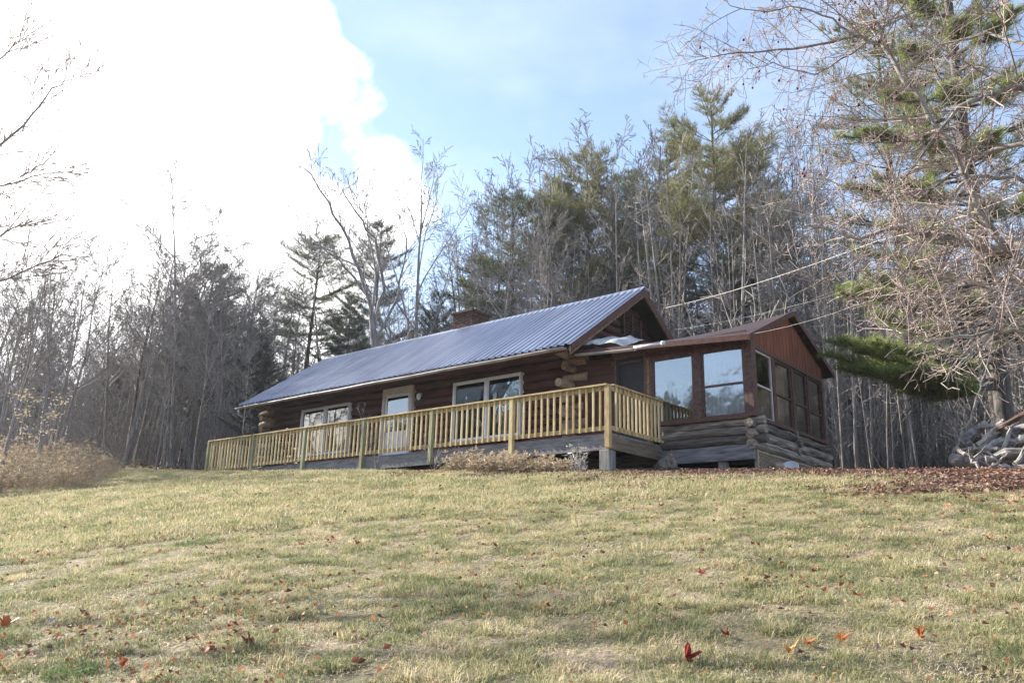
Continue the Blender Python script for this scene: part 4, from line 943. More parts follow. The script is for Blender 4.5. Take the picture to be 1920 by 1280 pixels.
        for b in range(nb):
            f = (b+R_.random())/nb*(n-1); i = min(int(f), n-2); q = sm[i].lerp(sm[i+1], f-i); dd = (sm[i+1]-sm[i]).normalized()
            pxx = (q+o-CAM); 
            oo = dd.orthogonal().normalized(); oo.rotate(Matrix.Rotation(R_.uniform(0, 2*PI), 3, dd).to_quaternion())
            nd = (dd*.55+oo*.85+Vector((0, 0, -.05))).normalized()
            g.branch(q, nd, R_.uniform(.35, 1.5), max(.0055, rad[i]*.38), 1, SPEC_LIMB)
    br = g.br.build('twigs', M['twig_pale'], e)
    # fruit in the upper left of the crown
    m = MB(); cand = [t for t in g.tips if (lambda d: -30 < 640-FPX*(d.dot(up)/d.dot(fw)) < 330 and 1300 < 960+FPX*(d.dot(rt)/d.dot(fw)) < 1760)(t+o-CAM)]
    R_.shuffle(cand)
    for c in cand[:75]:
        r = R_.uniform(.013, .018); c2 = c+Vector((0, 0, -.03)); m.tube([c, c2], .0015, 3, cap=False)
        m.tube([c2+Vector((0,0,z_*r)) for z_ in (0, -.3, -1, -1.7, -2)], [r*.3, r*.85, r, r*.8, r*.2], 6)
    fr = m.build('fruit', M['berry'], e, smooth=True); fr['kind'] = 'stuff'
crab()
# maple reaching in from the left
def maple():
    base = at(-560, 640, 13); o = Vector((base.x, base.y, gz(base.x, base.y)-.1))
    e = empty('maple_tree', o, 'bare maple whose thin drooping branches reach in from the left edge', 'bare tree')
    g = Grow(27); R_ = g.r; W = lambda L_: [at(*q)-o for q in L_]
    g.tr.tube([Vector((0,0,-.2))]+W([(-560, 700, 13), (-540, 450, 13), (-560, 150, 13), (-540, -250, 13), (-560, -600, 13)]), [.24, .2, .18, .15, .1, .04], 9, cap=False)
    limbs = [([(-545, 620, 13), (-250, 430, 12.6), (-60, 325, 12.4), (0, 272, 12.3), (60, 215, 12.2), (100, 165, 12.1), (135, 150, 12.1)], .03, .005),
             ([(-540, 520, 13), (-200, 400, 12.6), (0, 350, 12.4), (60, 332, 12.3), (115, 322, 12.2)], .022, .004),
             ([(-545, 700, 13), (-200, 570, 12.5), (0, 528, 12.3), (60, 500, 12.2), (105, 480, 12.2)], .024, .004),
             ([(-545, 560, 13), (-200, 480, 12.8), (0, 440, 12.6), (48, 420, 12.6)], .03, .006),
             ([(-550, 420, 13), (-220, 230, 12.7), (0, 107, 12.5), (50, 68, 12.4)], .024, .004),
             ([(-550, 300, 13), (-250, 60, 12.8), (-60, -20, 12.6)], .04, .01)]
    for (L_, r0, r1) in limbs:
        pts = W(L_); sm = []
        for i in range(len(pts)-1):
            for k in range(3): sm.append(pts[i].lerp(pts[i+1], k/3)+Vector((R_.gauss(0,.015), R_.gauss(0,.015), R_.gauss(0,.015))))
        sm.append(pts[-1]); n = len(sm); rad = [r0+(r1-r0)*i/(n-1) for i in range(n)]
        lp = MB(); lp.tube(sm, rad, 6, cap=False); lp.build('limb', M['bark_pale'], e, smooth=True)
        for b in range(24):
            f = (b+R_.random())/24*(n-1)*.7+(n-1)*.3; f = min(f, n-1.01); i = int(f); q = sm[i].lerp(sm[i+1], f-i); dd = (sm[i+1]-sm[i]).normalized()
            oo = dd.orthogonal().normalized(); oo.rotate(Matrix.Rotation(R_.uniform(0, 2*PI), 3, dd).to_quaternion())
            g.branch(q, (dd*.9+oo*.5).normalized(), R_.uniform(.35, .9), max(.005, rad[i]*.4), 2, {'min': .004, 2: dict(n=3, wig=.1, bias=.04, kids=5, t0=.15, ang=34, lr=.5, k=4, rr=.6), 3: dict(n=3, wig=.12, bias=.02, kids=2, t0=.2, ang=32, lr=.5, k=3), 4: dict(n=3, wig=.1, bias=0, k=2)})
    g.tr.build('trunk', M['bark'], e, smooth=True); g.br.build('twigs', M['twig_pale'], e)
maple()
# ------------------------------------------------------------------ ground cover
rng = np.random.default_rng(4)
def blade_patch(name, m, n, R0, ln, wd, lean, seed, tb=.5, ts=.22, flat=0.0):
    r = np.random.default_rng(seed)
    a = r.uniform(0, 2*PI, n); q = R0*np.sqrt(r.uniform(0, 1, n)); B = np.stack([q*np.cos(a), q*np.sin(a), np.full(n, -.012)], 1)
    h = r.uniform(0, 2*PI, n); le = np.abs(r.normal(lean, .35, n)); l_ = ln*r.uniform(.45, 1.25, n); w_ = wd*r.uniform(.6, 1.3, n)
    hd = np.stack([np.cos(h), np.sin(h), np.zeros(n)], 1); sd = np.stack([-np.sin(h+r.normal(0,.8,n)), np.cos(h), np.zeros(n)], 1)
    U = np.array([0, 0, 1.0])
    def p(t): return B + hd*(l_*np.sin(le*t)*t)[:, None] + U*(l_*np.cos(le*t)*t*(1-.25*t*le*.6))[:, None]
    s = sd*w_[:, None]/2
    V = np.stack([B-s, B+s, p(.55)-s*.8, p(.55)+s*.8, p(1.0)], 1).reshape(-1, 3)
    k = np.arange(n)*5
    F = np.concatenate([np.stack([k, k+1, k+3], 1), np.stack([k, k+3, k+2], 1), np.stack([k+2, k+3, k+4], 1)])
    T = np.repeat(np.clip(r.normal(tb, ts, n), 0, 1), 5)
    return build_np(name, V, F, T, m)
near = [blade_patch('grass_patch', M['grass'], nn, R_, ln, .0038, le, 100+i, tb, ts) for i, (nn, R_, ln, le, tb, ts) in enumerate(((420, .24, .04, 1.0, .5, .28), (360, .15, .065, .8, .36, .2), (420, .24, .036, 1.3, .66, .3), (240, .09, .085, .8, .5, .25), (380, .2, .055, 1.45, .84, .22), (320, .14, .05, 1.0, .25, .16)))]
farp = [blade_patch('grass_patch_far', M['grass'], 330, .38, ln, .008, le, 120+i, tb) for i, (ln, le, tb) in enumerate(((.07, .7, .5), (.085, .8, .42), (.06, 1.0, .62), (.10, .9, .52)))]
def slope_rot(x, y, rz):
    dx = (gz(x+.2, y)-gz(x-.2, y))/.4; dy = (gz(x, y+.2)-gz(x, y-.2))/.4
    n = Vector((-dx, -dy, 1)).normalized(); q = n.to_track_quat('Z', 'Y').to_matrix() @ Matrix.Rotation(rz, 3, 'Z')
    return tuple(q.to_euler())
def bed_edge(x): return -1.15 - .13*max(0, x) + .15*max(0, -x) - 1.2*sstep(5, 8, x) + .2*math.sin(x*1.7) + .12*math.sin(x*4.3+1)
def lawn_ok(x, y):
    lim = bed_edge(x) + .1
    if x < -17: lim = 2.5
    elif x < -9: lim = .3
    return y < lim + rs.uniform(-.25, .25)
rs = random.Random(77)
def spread(n, az0, az1, d0, d1, pw, test):
    out = []
    while n > 0:
        n -= 1
        az = math.radians(rs.uniform(az0, az1)); d = math.sqrt(rs.uniform(d0**2, d1**2)) if pw is None else d0+(d1-d0)*rs.random()**pw
        x = CAM.x-math.sin(az)*d; y = CAM.y+math.cos(az)*d
        if test(x, y): out.append((x, y))
    return out
P1 = spread(7800, -14, 92, 2.6, 12.5, None, lawn_ok)
scatter('grass', [(x, y, gz(x, y)) for x, y in P1], [slope_rot(x, y, rs.uniform(0, 6.28)) for x, y in P1], [rs.uniform(.6, 1.35) for _ in P1], [rs.randrange(6) for _ in P1], near, 'short autumn lawn grass, green and straw coloured')
P2 = spread(17000, -8, 90, 12, 46, 1.5, lawn_ok)
scatter('grass', [(x, y, gz(x, y)) for x, y in P2], [slope_rot(x, y, rs.uniform(0, 6.28)) for x, y in P2], [rs.uniform(.8, 1.35) for _ in P2], [rs.randrange(4) for _ in P2], farp, 'short autumn lawn grass near the top of the slope')

# leaf litter: patches of curled leaves
def leaf_patch(name, m, n, R0, sz, seed, tb=.4, lift=.02):
    r = np.random.default_rng(seed); a = r.uniform(0, 2*PI, n); q = R0*np.sqrt(r.uniform(0, 1, n))
    C = np.stack([q*np.cos(a), q*np.sin(a), r.uniform(0, lift, n)], 1)
    D = norm(np.stack([r.normal(0, 1, n), r.normal(0, 1, n), r.normal(0, .35, n)], 1)); S_ = norm(np.cross(D, norm(np.stack([r.normal(0,.5,n), r.normal(0,.5,n), np.ones(n)], 1)))); Nn = np.cross(S_, D)
    s = sz*r.uniform(.5, 1.2, (n, 1)); c = s*r.uniform(.1, .6, (n, 1))
    V = np.stack([C-D*s*.5, C-S_*s*.42+Nn*c*.6, C+Nn*0, C+S_*s*.42+Nn*c*.6, C+D*s*.55+Nn*c*.3], 1).reshape(-1, 3); k = np.arange(n)*5
    F = np.concatenate([np.stack([k, k+2, k+1], 1), np.stack([k, k+3, k+2], 1), np.stack([k+1, k+2, k+4], 1), np.stack([k+2, k+3, k+4], 1)])
    return build_np(name, V, F, np.repeat(np.clip(r.normal(tb, .28, n), 0, 1), 5), m)
lp = [leaf_patch('leaf_patch', M['litter'], 170, .45, .075, 200+i) for i in range(4)]
def bed_ok(x, y):
    if y > 12.5: return False
    if -15.9 < x < 2.3 and y > 1.2: return False
    if x < -5.5: return False
    lim = bed_edge(x) - (rs.random()**2.4)*1.7
    return y > lim
P3 = spread(5200, -10, 50, 11, 30, 1.0, bed_ok)
scatter('leaf_litter', [(x, y, gz(x, y)+.005) for x, y in P3], [slope_rot(x, y, rs.uniform(0, 6.28)) for x, y in P3], [rs.uniform(.7, 1.2) for _ in P3], [rs.randrange(4) for _ in P3], lp, 'bed of dry brown fallen leaves below the deck and porch')
lq = [leaf_patch('woodland_leaf_patch', M['litter'], 150, 1.1, .17, 220+i, .35, .05) for i in range(3)]
P4 = spread(5200, -10, 86, 22, 62, None, lambda x, y: (y > 10 or (x < -18 and y > 2.0) or (x > 3.2 and y > 6)))
scatter('leaf_litter', [(x, y, gz(x, y)+.01) for x, y in P4], [slope_rot(x, y, rs.uniform(0, 6.28)) for x, y in P4], [rs.uniform(.7, 1.3) for _ in P4], [rs.randrange(3) for _ in P4], lq, 'dry leaves covering the floor of the wood')
# thin scatter of small leaves in the lawn
ls_ = [leaf_patch('lawn_leaf_patch', M['leaf_litter2'], 6, .5, .034, 240+i, .45, .03) for i in range(6)]
P5 = spread(2600, -10, 88, 3.5, 26, None, lambda x, y: y < -.2 and (x > 1 or rs.random() < .5))
P5 += spread(110, 54, 76, 4.0, 7.5, None, lambda x, y: True)
P5 += [(x, y) for x, y in spread(500, -6, 18, 9, 18, None, lambda x, y: y < .5)]
scatter('leaf_litter', [(x, y, gz(x, y)+.035) for x, y in P5], [slope_rot(x, y, rs.uniform(0, 6.28)) for x, y in P5], [rs.uniform(.7, 1.5) for _ in P5], [rs.randrange(6) for _ in P5], ls_, 'small faded leaves strewn over the lawn')

# brush at the foot of the wood
def brush_patch(name, m, seed, n, h, R0, r0=.006, curl=.12):
    g = Grow(seed); R_ = g.r
    for i in range(n):
        a = R_.uniform(0, 2*PI); q = R0*math.sqrt(R_.random()); p = Vector((q*math.cos(a), q*math.sin(a), -.05)); d = Vector((R_.gauss(0, .35), R_.gauss(0, .35), 1))
        g.branch(p, d, h*R_.uniform(.4, 1.1), r0, 1, {'min': r0*.45, 1: dict(n=3, wig=curl, bias=.05, kids=5, t0=.3, ang=38, lr=.45, k=4, rr=.7), 2: dict(n=3, wig=.15, bias=.05, kids=2, t0=.3, ang=35, lr=.5, k=2), 3: dict(n=3, wig=.1, bias=0, k=2)})
    return g.br.build(name, m)
bp = [brush_patch('brush_patch', M['bark'], 300+i, 13, 3.0, 1.1, .019) for i in range(3)] + [brush_patch('brush_patch', M['bark_pale'], 310, 12, 5.0, 1.3, .024)]
P6 = spread(1000, -10, 84, 23, 60, None, lambda x, y: (y > 11 or (x < -20 and y > 2.5) or (x > 4.5 and y > 8)))
scatter('brush', [(x, y, gz(x, y)) for x, y in P6], [(0, 0, rs.uniform(0, 6.28)) for _ in P6], [rs.uniform(.5, 1.25)*(1.05 if x < -14 else 1.0) for x, y in P6], [rs.randrange(4) for _ in P6], bp, 'leafless grey brush along the foot of the wood')
# dry weeds on the knoll at the left
def weed_patch(name, seed, n, h, R0, m, heads=True):
    r = random.Random(seed); mb = MB()
    for i in range(n):
        a = r.uniform(0, 2*PI); q = R0*math.sqrt(r.random()); p = Vector((q*math.cos(a), q*math.sin(a), -.03)); d = Vector((r.gauss(0, .3), r.gauss(0, .3), 1)).normalized(); H = h*r.uniform(.35, 1.1)
        pts = [p]; 
        for k in range(4): d = (d+Vector((r.gauss(0,.16), r.gauss(0,.16), -.05*k))).normalized(); pts.append(pts[-1]+d*H/4)
        tn = r.random(); mb.tube(pts, [.006, .005, .004, .003, .002], 3, cap=False, tint=tn)
        for k in range(r.randrange(3, 8)):
            q2 = pts[r.randrange(1, 5)]; dv = Vector((r.gauss(0,1), r.gauss(0,1), r.gauss(.2,.5))).normalized()*r.uniform(.05, .17); s_ = dv.cross(Vector((r.gauss(0,1), r.gauss(0,1), 1))).normalized()*r.uniform(.008, .026)
            mb.add([q2, q2+dv*.5+s_, q2+dv, q2+dv*.5-s_], [(0, 1, 2, 3)], min(1, tn+.2))
        if heads and r.random() < .5:
            for k in range(9):
                dv = Vector((r.gauss(0,1), r.gauss(0,1), abs(r.gauss(0,1)))).normalized()*r.uniform(.03, .09); s_ = dv.orthogonal().normalized()*.012; mb.add([pts[-1], pts[-1]+dv+s_, pts[-1]+dv-s_], [(0, 1, 2)], .9)
    return mb.build(name, m)
wp = [weed_patch('weed_patch', 320+i, 34, 1.3, .5, M['weed']) for i in range(4)]
def NZ_(x, y): return math.sin(x*.9+y*.3)*math.cos(y*1.3-x*.4)
def knoll(x, y):
    d = ray(0, 0); p = Vector((x, y, 0))-CAM; az = math.degrees(math.atan2(-p.x, p.y)); dd = math.hypot(p.x, p.y)
    e = sstep(64.3, 69, az); return 24+7*rs.random()**1.5+2.5*NZ_(x, y) < dd < 37 and rs.random() < e**1.3*(.45+.55*(NZ_(x*1.7, y*1.7) > -.25))
P7 = spread(1500, 61, 86, 23, 37, None, knoll)
scatter('dry_weeds', [(x, y, gz(x, y)) for x, y in P7], [(0, 0, rs.uniform(0, 6.28)) for _ in P7], [rs.uniform(.3, 1.0)*(.45+.75*sstep(63, 72, math.degrees(math.atan2(CAM.x-x, y-CAM.y)))) for x, y in P7], [rs.randrange(4) for _ in P7], wp, 'mass of dry straw and pinkish weeds on the knoll at left')
# individual dry shrubs under the deck
def shrub(px, py, dist, name, label, seed, n, h, R0, m, sp=None):
    p = at(px, py, dist); mb = weed_patch(name, seed, n, h, R0, m); mb.location = (p.x, p.y, gz(p.x, p.y)); return tag(mb, label, 'shrub')
for i, (px, d, h, R0, n, lab) in enumerate(((880, 18.8, .42, .55, 150, 'leftmost straw coloured dead shrub under the middle of the deck'), (930, 17.9, .44, .6, 170, 'widest of the dead shrubs in front of the deck rim'), (985, 17.4, .45, .55, 150, 'dead shrub under the second deck post from the corner'), (1035, 16.9, .3, .4, 80, 'small dead shrub left of the white seed heads'))):
    shrub(px, 640, d, 'dead_shrub', lab, 400+i, n, h, R0, M['weed'])
p = at(1085, 640, 16.9); mb = weed_patch('seed_plant', 431, 24, .62, .22, mat('pale_seed_heads', [(0,(.30,.27,.24)),(1,(.70,.68,.62))], (1,1,1), 3, tint=.5), True); mb.location = (p.x, p.y, gz(p.x, p.y)); tag(mb, 'pale dried flower heads beside the corner support post', 'plant')
for i, (px, d, h, lab, m_) in enumerate(((722, 21.3, 1.9, 'thin leafless sapling in front of the deck railing', M['twig']), (828, 19.3, .9, 'small bare sapling bending below the deck rim', M['twig']), (1255, 18.2, .45, 'tiny bare stem by the rock at the deck corner', M['twig_pale']))):
    g = Grow(440+i); R_ = g.r
    for k in range(4): g.branch(Vector((R_.uniform(-.05,.05), R_.uniform(-.05,.05), -.03)), Vector((R_.gauss(0,.25), R_.gauss(0,.25), 1)), h*R_.uniform(.6, 1), .009, 1, {'min': .004, 1: dict(n=4, wig=.12, bias=.05, kids=6, t0=.3, ang=38, lr=.42, k=5, rr=.7), 2: dict(n=3, wig=.15, bias=.05, kids=3, t0=.3, ang=35, lr=.5, k=3), 3: dict(n=3, wig=.1, bias=0, k=2)})
    p = at(px, 640, d); o = g.br.build('bare_sapling', m_); o.location = (p.x, p.y, gz(p.x, p.y)); tag(o, lab, 'sapling')
for i, (px, d, ht, lab) in enumerate(((62, 24, 2.1, 'tall dry stalk with tan seed clusters at the far left'), (112, 25, 2.0, 'second tall dry stalk right of the tan clustered one'))):
    r = random.Random(450+i); mb = MB(); pts = [Vector((0, 0, 0))]; d_ = Vector((.05, 0, 1))
    for k in range(6): d_ = (d_+Vector((r.gauss(0,.06), r.gauss(0,.06), 0))).normalized(); pts.append(pts[-1]+d_*ht/6*1.25)
    mb.tube(pts, [.012, .011, .01, .008, .006, .005, .003], 4, cap=False, tint=.4)
    for k in range(90):
        q = pts[r.choice((4, 5, 5, 6, 6))]+Vector((r.gauss(0,.15), r.gauss(0,.15), r.gauss(0,.09))); dv = Vector((r.gauss(0,1), r.gauss(0,1), r.gauss(0,.4))).normalized()*.06; s_ = dv.orthogonal().normalized()*.02
        mb.add([q, q+dv+s_, q+dv*1.4, q+dv-s_], [(0, 1, 2, 3)], .95)
    for k in range(14):
        q = pts[r.choice((4, 5, 6))]; mb.tube([q, q+Vector((r.gauss(0,.16), r.gauss(0,.16), r.uniform(0,.12)))], .003, 3, cap=False, tint=.5)
    o = mb.build('dry_stalk', M['weed']); p = at(px, 640, d); o.location = (p.x, p.y, gz(p.x, p.y)); tag(o, lab, 'plant')

# ------------------------------------------------------------------ rocks and other small things
import bmesh
from mathutils import noise as NZ
def rock(px, py, size, label, m, squash=(1, 1, 1), name='rock', cat='rock', seed=0, lift=.3, pos=None):
    bm = bmesh.new(); bmesh.ops.create_icosphere(bm, subdivisions=3, radius=.5)
    for v in bm.verts:
        n = NZ.noise(v.co*2.2+Vector((seed*7.1, 0, 0)))*.28+NZ.noise(v.co*6+Vector((0, seed*3., 0)))*.08; v.co *= 1+n; v.co = Vector((v.co.x*squash[0], v.co.y*squash[1], v.co.z*squash[2]))*size
    me = bpy.data.meshes.new(name); bm.to_mesh(me); bm.free(); me.materials.append(m); a = me.attributes.new('tint', 'FLOAT', 'POINT')
    o = bpy.data.objects.new(name, me); sc.collection.objects.link(o); p = pos or hit_ground(px, py); o.location = (p.x, p.y, p.z+size*squash[2]*lift); o.rotation_euler = (0, 0, seed*1.3)
    return tag(o, label, cat)
pinkrock = mat('pinkish_rock', [(0,(.22,.14,.12)),(.5,(.42,.29,.25)),(1,(.55,.42,.38))], (1,1,1), 6, rough=.9, bump=.5)
rock(0, 0, .46, 'grey boulder leaning at the foot of the deck end post', M['rock'], (1.0, .8, 1.0), seed=1, pos=Vector((.28, 2.0, gz(.28, 2.0))), lift=.28)
rock(0, 0, .26, 'small grey stone left of the boulder at the deck corner', M['rock'], (1, .8, .9), seed=2, pos=Vector((-.02, 2.05, gz(0, 2.05))))
rock(0, 0, .27, 'round pinkish rock against the lattice skirt', pinkrock, (1, .9, 1.), seed=3, pos=Vector((2.42, 2.95, gz(2.42, 2.95))), lift=.38)
rock(0, 0, .15, 'small flat stone below the lattice corner post', M['rock'], (1.2, .9, .6), seed=4, pos=Vector((2.25, 2.0, gz(2.25, 2.0))))
rock(0, 0, .14, 'small pale stone right of the white pan', M['rock'], (1.3, .9, .5), seed=5, pos=Vector((2.7, 3.6, gz(2.7, 3.6))))
# white pan lying by the lattice
m = MB(); pr = [(0.0, .0), (.10, .0), (.14, .05), (.15, .055), (.142, .06), (.10, .012), (0, .012)]; n = 20; vs = []
for (r_, h_) in pr:
    for j in range(n): vs.append((r_*1.25*math.cos(2*PI*j/n), r_*math.sin(2*PI*j/n), h_))
m.add(vs, [(i*n+j, i*n+(j+1) % n, (i+1)*n+(j+1) % n, (i+1)*n+j) for i in range(len(pr)-1) for j in range(n)])
o = m.build('pan', M['white'], smooth=True); o.location = (2.6, 3.2, gz(2.6, 3.2)+.09); o.rotation_euler = (.9, -.25, .6); tag(o, 'shallow white pan tipped up against the lattice skirt', 'pan')
# heap of weathered logs and roots at the right
hp = at(1868, 640, 18.2)
HB = Vector((hp.x, hp.y, gz(hp.x, hp.y)))
LG = 'weathered logs and roots heaped at the edge of the wood'
def heap_log(pts, r0, r1, label, m, seed, group=LG):
    r = random.Random(seed); P = [at(*q) for q in pts]; sm = []
    for i in range(len(P)-1):
        for k in range(4): sm.append(P[i].lerp(P[i+1], k/4)+Vector((r.gauss(0,.012), r.gauss(0,.012), r.gauss(0,.014))))
    sm.append(P[-1]); n = len(sm); c = sm[0].copy(); mb = MB()
    mb.tube([p-c for p in sm], [.8*(r0+(r1-r0)*i/(n-1))*(1+r.uniform(-.22, .22)) for i in range(n)], 11, tint=r.random(), jit=.2, rng=r)
    for q_ in range(r.randrange(1, 4)):
        i = r.randrange(1, n-1); dv = Vector((r.gauss(0,1), r.gauss(0,1), abs(r.gauss(0,1)))).normalized()*r.uniform(.12, .4); b_ = sm[i]-c
        mb.tube([b_, b_+dv*.5, b_+dv+Vector((r.gauss(0,.05), 0, r.gauss(0,.05)))], [r0*.4, r0*.28, r0*.12], 6, tint=r.random(), jit=.15, rng=r)
    o = mb.build('weathered_log', m); o.location = c; return tag(o, label, 'log', group)
gl = mat('bleached_grey_log', [(0,(.07,.065,.065)),(.5,(.24,.22,.21)),(1,(.44,.41,.38))], (3,3,3), 2.2, rough=.9, bump=.8, dist=1.5)
bl = mat('brown_log', [(0,(.04,.025,.02)),(.5,(.11,.065,.05)),(1,(.2,.13,.10))], (3,3,3), 2.5, rough=.9, bump=.6)
heap_log([(1785, 862, 17.2), (1830, 868, 17.1), (1890, 862, 17.0), (1960, 866, 17.0)], .13, .15, 'long bleached log lying lowest along the front of the heap', gl, 1)
heap_log([(1800, 838, 17.5), (1825, 810, 17.6), (1850, 795, 17.7)], .13, .10, 'stubby grey log pointing up at the left end of the heap', gl, 2)
heap_log([(1835, 835, 17.3), (1865, 810, 17.4), (1885, 790, 17.5)], .10, .09, 'pale tan log end sticking up in the middle of the heap', M['bark_pale'], 3)
heap_log([(1830, 850, 17.1), (1880, 830, 17.2), (1950, 822, 17.2)], .12, .13, 'thick bleached log across the middle of the heap', gl, 4)
heap_log([(1850, 862, 16.8), (1900, 845, 16.8), (1960, 850, 16.8)], .09, .10, 'whitish bent log right of the middle of the heap', M['bark_pale'], 5)
heap_log([(1865, 822, 17.6), (1900, 808, 17.6), (1960, 800, 17.6)], .11, .13, 'grey log under the brown trunk at the top right of the heap', gl, 6)
heap_log([(1868, 806, 17.3), (1920, 776, 17.2), (2000, 740, 17.2)], .05, .07, 'dark reddish brown trunk slanting up out of the heap', bl, 7)
heap_log([(1792, 842, 17.0), (1818, 855, 16.8), (1835, 878, 16.7), (1860, 882, 16.7)], .05, .035, 'thin crooked root curling at the lower left of the heap', gl, 8)
heap_log([(1790, 884, 16.6), (1850, 878, 16.5), (1900, 886, 16.5)], .035, .02, 'thin bleached stick on the leaves before the heap', M['bark_pale'], 9)
heap_log([(1860, 872, 16.6), (1895, 880, 16.6), (1950, 872, 16.6)], .07, .09, 'short grey log at the lower right of the heap', gl, 10)
heap_log([(1812, 818, 17.9), (1850, 830, 17.8), (1890, 850, 17.6)], .10, .10, 'dark log buried behind the stubby grey log', bl, 11)
heap_log([(1835, 876, 17.1), (1870, 848, 17.1), (1900, 832, 17.2)], .045, .03, 'slim forked root leaning against the middle logs', gl, 12)
heap_log([(1812, 812, 17.6), (1828, 760, 17.8), (1845, 700, 18.0), (1885, 540, 18.4)], .026, .012, 'slender pale pole leaning up behind the heap', M['bark_pale'], 13)
for i, (pp, r0, lab) in enumerate((([(1840, 800, 17.5), (1880, 800, 17.4), (1905, 820, 17.3)], .05, 'forked grey limb curving over the top of the heap'), ([(1900, 790, 17.3), (1880, 840, 17.0), (1870, 870, 16.8)], .045, 'crooked grey limb hanging down the front of the heap'),
    ([(1815, 845, 17.1), (1850, 838, 16.9), (1890, 846, 16.8)], .05, 'slim bleached root lying across the left logs'), ([(1905, 870, 16.6), (1925, 840, 16.8), (1950, 810, 17)], .06, 'grey limb propped up at the right edge of the photo'),
    ([(1788, 850, 17.3), (1800, 825, 17.4), (1808, 800, 17.5)], .04, 'spiky root end at the far left of the heap'), ([(1840, 888, 16.4), (1870, 870, 16.5), (1890, 850, 16.7)], .035, 'small twisted root at the foot of the heap'))):
    heap_log(pp, r0, r0*.6, lab, (gl, M['bark_pale'])[i % 2], 30+i)
rock(0, 0, 2.0, 'dark earthy mound under the weathered log heap', M['bark_dark'], (1.35, .8, .5), 'mound', 'earth mound', 6, .1, Vector((HB.x+.6, HB.y+.2, gz(HB.x, HB.y))))
# wires
def wire(P, r, label, sag, m):
    P = [Vector(p) for p in P]; pts = []
    for i in range(len(P)-1):
        for k in range(12):
            t = k/12; pts.append(P[i].lerp(P[i+1], t)+Vector((0, 0, -sag*4*t*(1-t))))
    pts.append(P[-1]); c = pts[0].copy(); mb = MB(); mb.tube([p-c for p in pts], r, 6, tint=.5); o = mb.build('service_wire', m, smooth=True); o.location = c; return tag(o, label, 'wire')
wm = mat('pale_cable', [(0,(.28,.27,.25)),(1,(.45,.43,.4))], (1,1,1), 3, rough=.5)
wire([hit_x(1248, 577, XR+.0), at(1645, 452, 13.5), at(2050, 300, 10.5)], .008, 'thick pale cable rising right from the main gable', .10, wm)
wire([at(1395, 628, 18.0), at(1745, 518, 12.5), at(2060, 360, 10)], .003, 'thin wire rising right from the porch roof corner', .12, wm)
wire([at(1262, 618, 20.5), at(1492, 572, 16), at(1640, 520, 14), at(2060, 330, 11)], .002, 'thinnest wire crossing above the porch roof', .05, wm)

# ------------------------------------------------------------------ maple leaves one can point to
def leaf_mesh(seed, size, m, name='fallen_leaf'):
    r = random.Random(seed); lob = [(0, .10, .02), (28, .30, 1), (44, .16, 0), (66, .44, 1), (86, .2, 0), (118, .36, 1), (140, .17, 0), (180, .52, 1)]
    prof = [(0, .12)] ; A = []
    pts = [(-90, .05), (-62, .24), (-48, .33), (-30, .20), (-12, .30), (8, .48), (26, .40), (36, .24), (56, .40), (78, .50), (90, .62)]
    full = pts + [(180-a, q) for a, q in reversed(pts[1:-1])]
    bend = r.uniform(.8, 2.4); tw = r.uniform(-1, 1); vs = [(0, 0, 0)]
    for a, q in full:
        q *= size*r.uniform(.9, 1.1); x = q*math.cos(math.radians(a)); y = q*math.sin(math.radians(a)); vs.append((x, y, bend*abs(x)**1.3*2.0+.5*bend*y*abs(y)/size*tw+r.uniform(-.06, .06)*size))
    vs += [(x, y, z-.0012) for x, y, z in vs]
    n = len(full); fs = [(0, i+1, (i+1) % n+1) for i in range(n)] + [(n+1, n+1+(i+1) % n+1, n+1+i+1) for i in range(n)] + [(i+1, n+1+i+1, n+1+(i+1) % n+1, (i+1) % n+1) for i in range(n)]
    mb = MB(); mb.add(vs, fs); mb.tube([(0, -.04*size, 0), (.05*size, -.35*size, .05*size), (.02, -.6*size, .12*size)], .0015, 4)
    return mb.build(name, m)
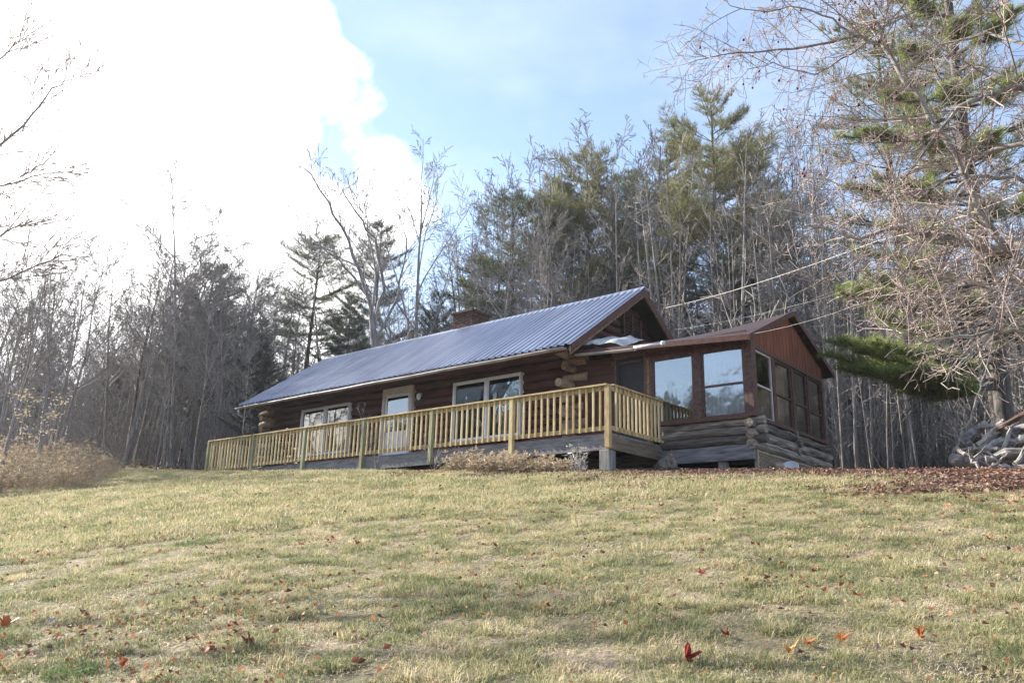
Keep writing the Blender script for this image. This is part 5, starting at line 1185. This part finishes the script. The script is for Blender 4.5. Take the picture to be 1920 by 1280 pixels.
LV = [(1285, 1243, 'red', .13, 'bright red maple leaf upright in the front of the lawn'), (1316, 1082, 'red', .10, 'salmon red leaf right of the middle of the lawn'), (670, 1024, 'orange', .11, 'bright orange leaf standing left of the middle of the lawn'),
      (664, 983, 'rust', .10, 'rusty orange leaf just above the bright orange one'), (1005, 966, 'orange', .11, 'pale orange leaf in the upper middle of the lawn'), (8, 1180, 'orange', .17, 'large orange red leaf at the left edge of the lawn'),
      (230, 1255, 'orange', .12, 'orange leaf by the green clump at the bottom left'), (384, 1232, 'salmon', .14, 'salmon coloured leaf at the bottom left of the lawn'), (8, 1026, 'orange', .10, 'small orange leaf at the left edge higher up'),
      (42, 1058, 'red', .09, 'small red leaf near the left edge'), (156, 1157, 'rust', .11, 'rusty leaf left of the big pale leaf'), (128, 1184, 'rust', .09, 'small rust leaf beside the big pale leaf'), (96, 1172, 'pale', .13, 'big pale pinkish dry leaf near the left edge'),
      (375, 1100, 'rust', .12, 'brown orange curled leaf in the left half of the lawn'), (825, 1062, 'salmon', .12, 'salmon leaf near the middle of the lawn'), (600, 1150, 'pale', .09, 'white dry leaf left of the middle of the lawn'),
      (930, 1030, 'rust', .11, 'faded rust leaf in the middle of the lawn'), (908, 1132, 'rust', .08, 'tiny rust leaf below the middle of the lawn'), (1480, 1237, 'yellow', .14, 'yellow orange leaf at the bottom right of the lawn'),
      (1515, 1215, 'orange', .12, 'orange leaf just above the yellow orange one'), (1578, 1208, 'orange', .10, 'orange leaf right of the pair at the bottom right'), (1610, 1125, 'rust', .13, 'faded rust leaf in the right part of the lawn'),
      (1550, 1115, 'rust', .11, 'dark curled leaf in the right part of the lawn'), (1236, 952, 'rust', .09, 'dark curled leaf high in the lawn below the porch'), (1132, 1042, 'rust', .10, 'rust leaf with a pale edge right of the middle'),
      (1312, 1018, 'salmon', .09, 'small salmon leaf below the porch'), (465, 1215, 'rust', .12, 'rust leaf right of the salmon one at the bottom left'), (1725, 1205, 'orange', .11, 'orange brown leaf at the bottom right corner area'),
      (1860, 1018, 'rust', .11, 'rust red leaf high at the right edge'), (10, 1265, 'yellow', .13, 'yellow orange leaf in the bottom left corner'), (1362, 1200, 'red', .09, 'dark red curled leaf above the bright red one'), (120, 940, 'rust', .12, 'brown red leaf beneath the weed knoll'), (800, 1040, 'rust', .07, 'tiny brown leaf left of the salmon one')]
for i, (px, py, c, s_, lab) in enumerate(LV):
    p = hit_ground(px, py)
    if p is None: continue
    o = leaf_mesh(500+i, s_*(.9 if i in (0, 5) else .72), M['leaf_'+c]); r = random.Random(i); o.location = (p.x, p.y, p.z+.028)
    tl = r.uniform(-.1, .8) if i else 1.0
    o.rotation_euler = (tl, r.uniform(-.4, .4), YAW+r.uniform(-.9, .9)); tag(o, lab, 'leaf', 'fallen maple leaves on the lawn')
# a low green clump at the bottom left and other denser clumps
gm_ = mat('fresh_green_grass', [(0,(.05,.10,.03)),(.5,(.12,.19,.06)),(1,(.25,.29,.11))], (1,1,1), 2, rough=.6, tint=.6, trans=.35)
for (px, py, h, R0, n, lab) in ((130, 1262, .09, .16, 900, 'dense grey green clump in the bottom left corner'), (180, 992, .13, .32, 900, 'bright green tuft of grass high in the left of the lawn'), (375, 1018, .10, .3, 700, 'green tuft right of the brightest tuft on the left')):
    p = hit_ground(px, py); o = blade_patch('grass_clump', gm_, n, R0, h, .004, .8, int(px), .5); o.location = p; o.rotation_euler = slope_rot(p.x, p.y, 0); tag(o, lab, 'grass clump')
# ------------------------------------------------------------------ air
def haze(density):
    m = MB(); m.box(-284, 284, -284, 284, -40, 44); hm = bpy.data.materials.new('haze'); hm.use_nodes = True; t = hm.node_tree
    t.nodes.remove(t.nodes['Principled BSDF']); v = t.nodes.new('ShaderNodeVolumePrincipled'); v.inputs['Density'].default_value = density; v.inputs['Color'].default_value = (.86, .91, 1, 1); v.inputs['Anisotropy'].default_value = .3
    t.links.new(v.outputs[0], t.nodes['Material Output'].inputs['Volume'])
    o = m.build('haze', hm); o.data.attributes.remove(o.data.attributes['tint']); tag(o, 'thin pale haze in the air', None, None, 'stuff')
haze(0.0004)
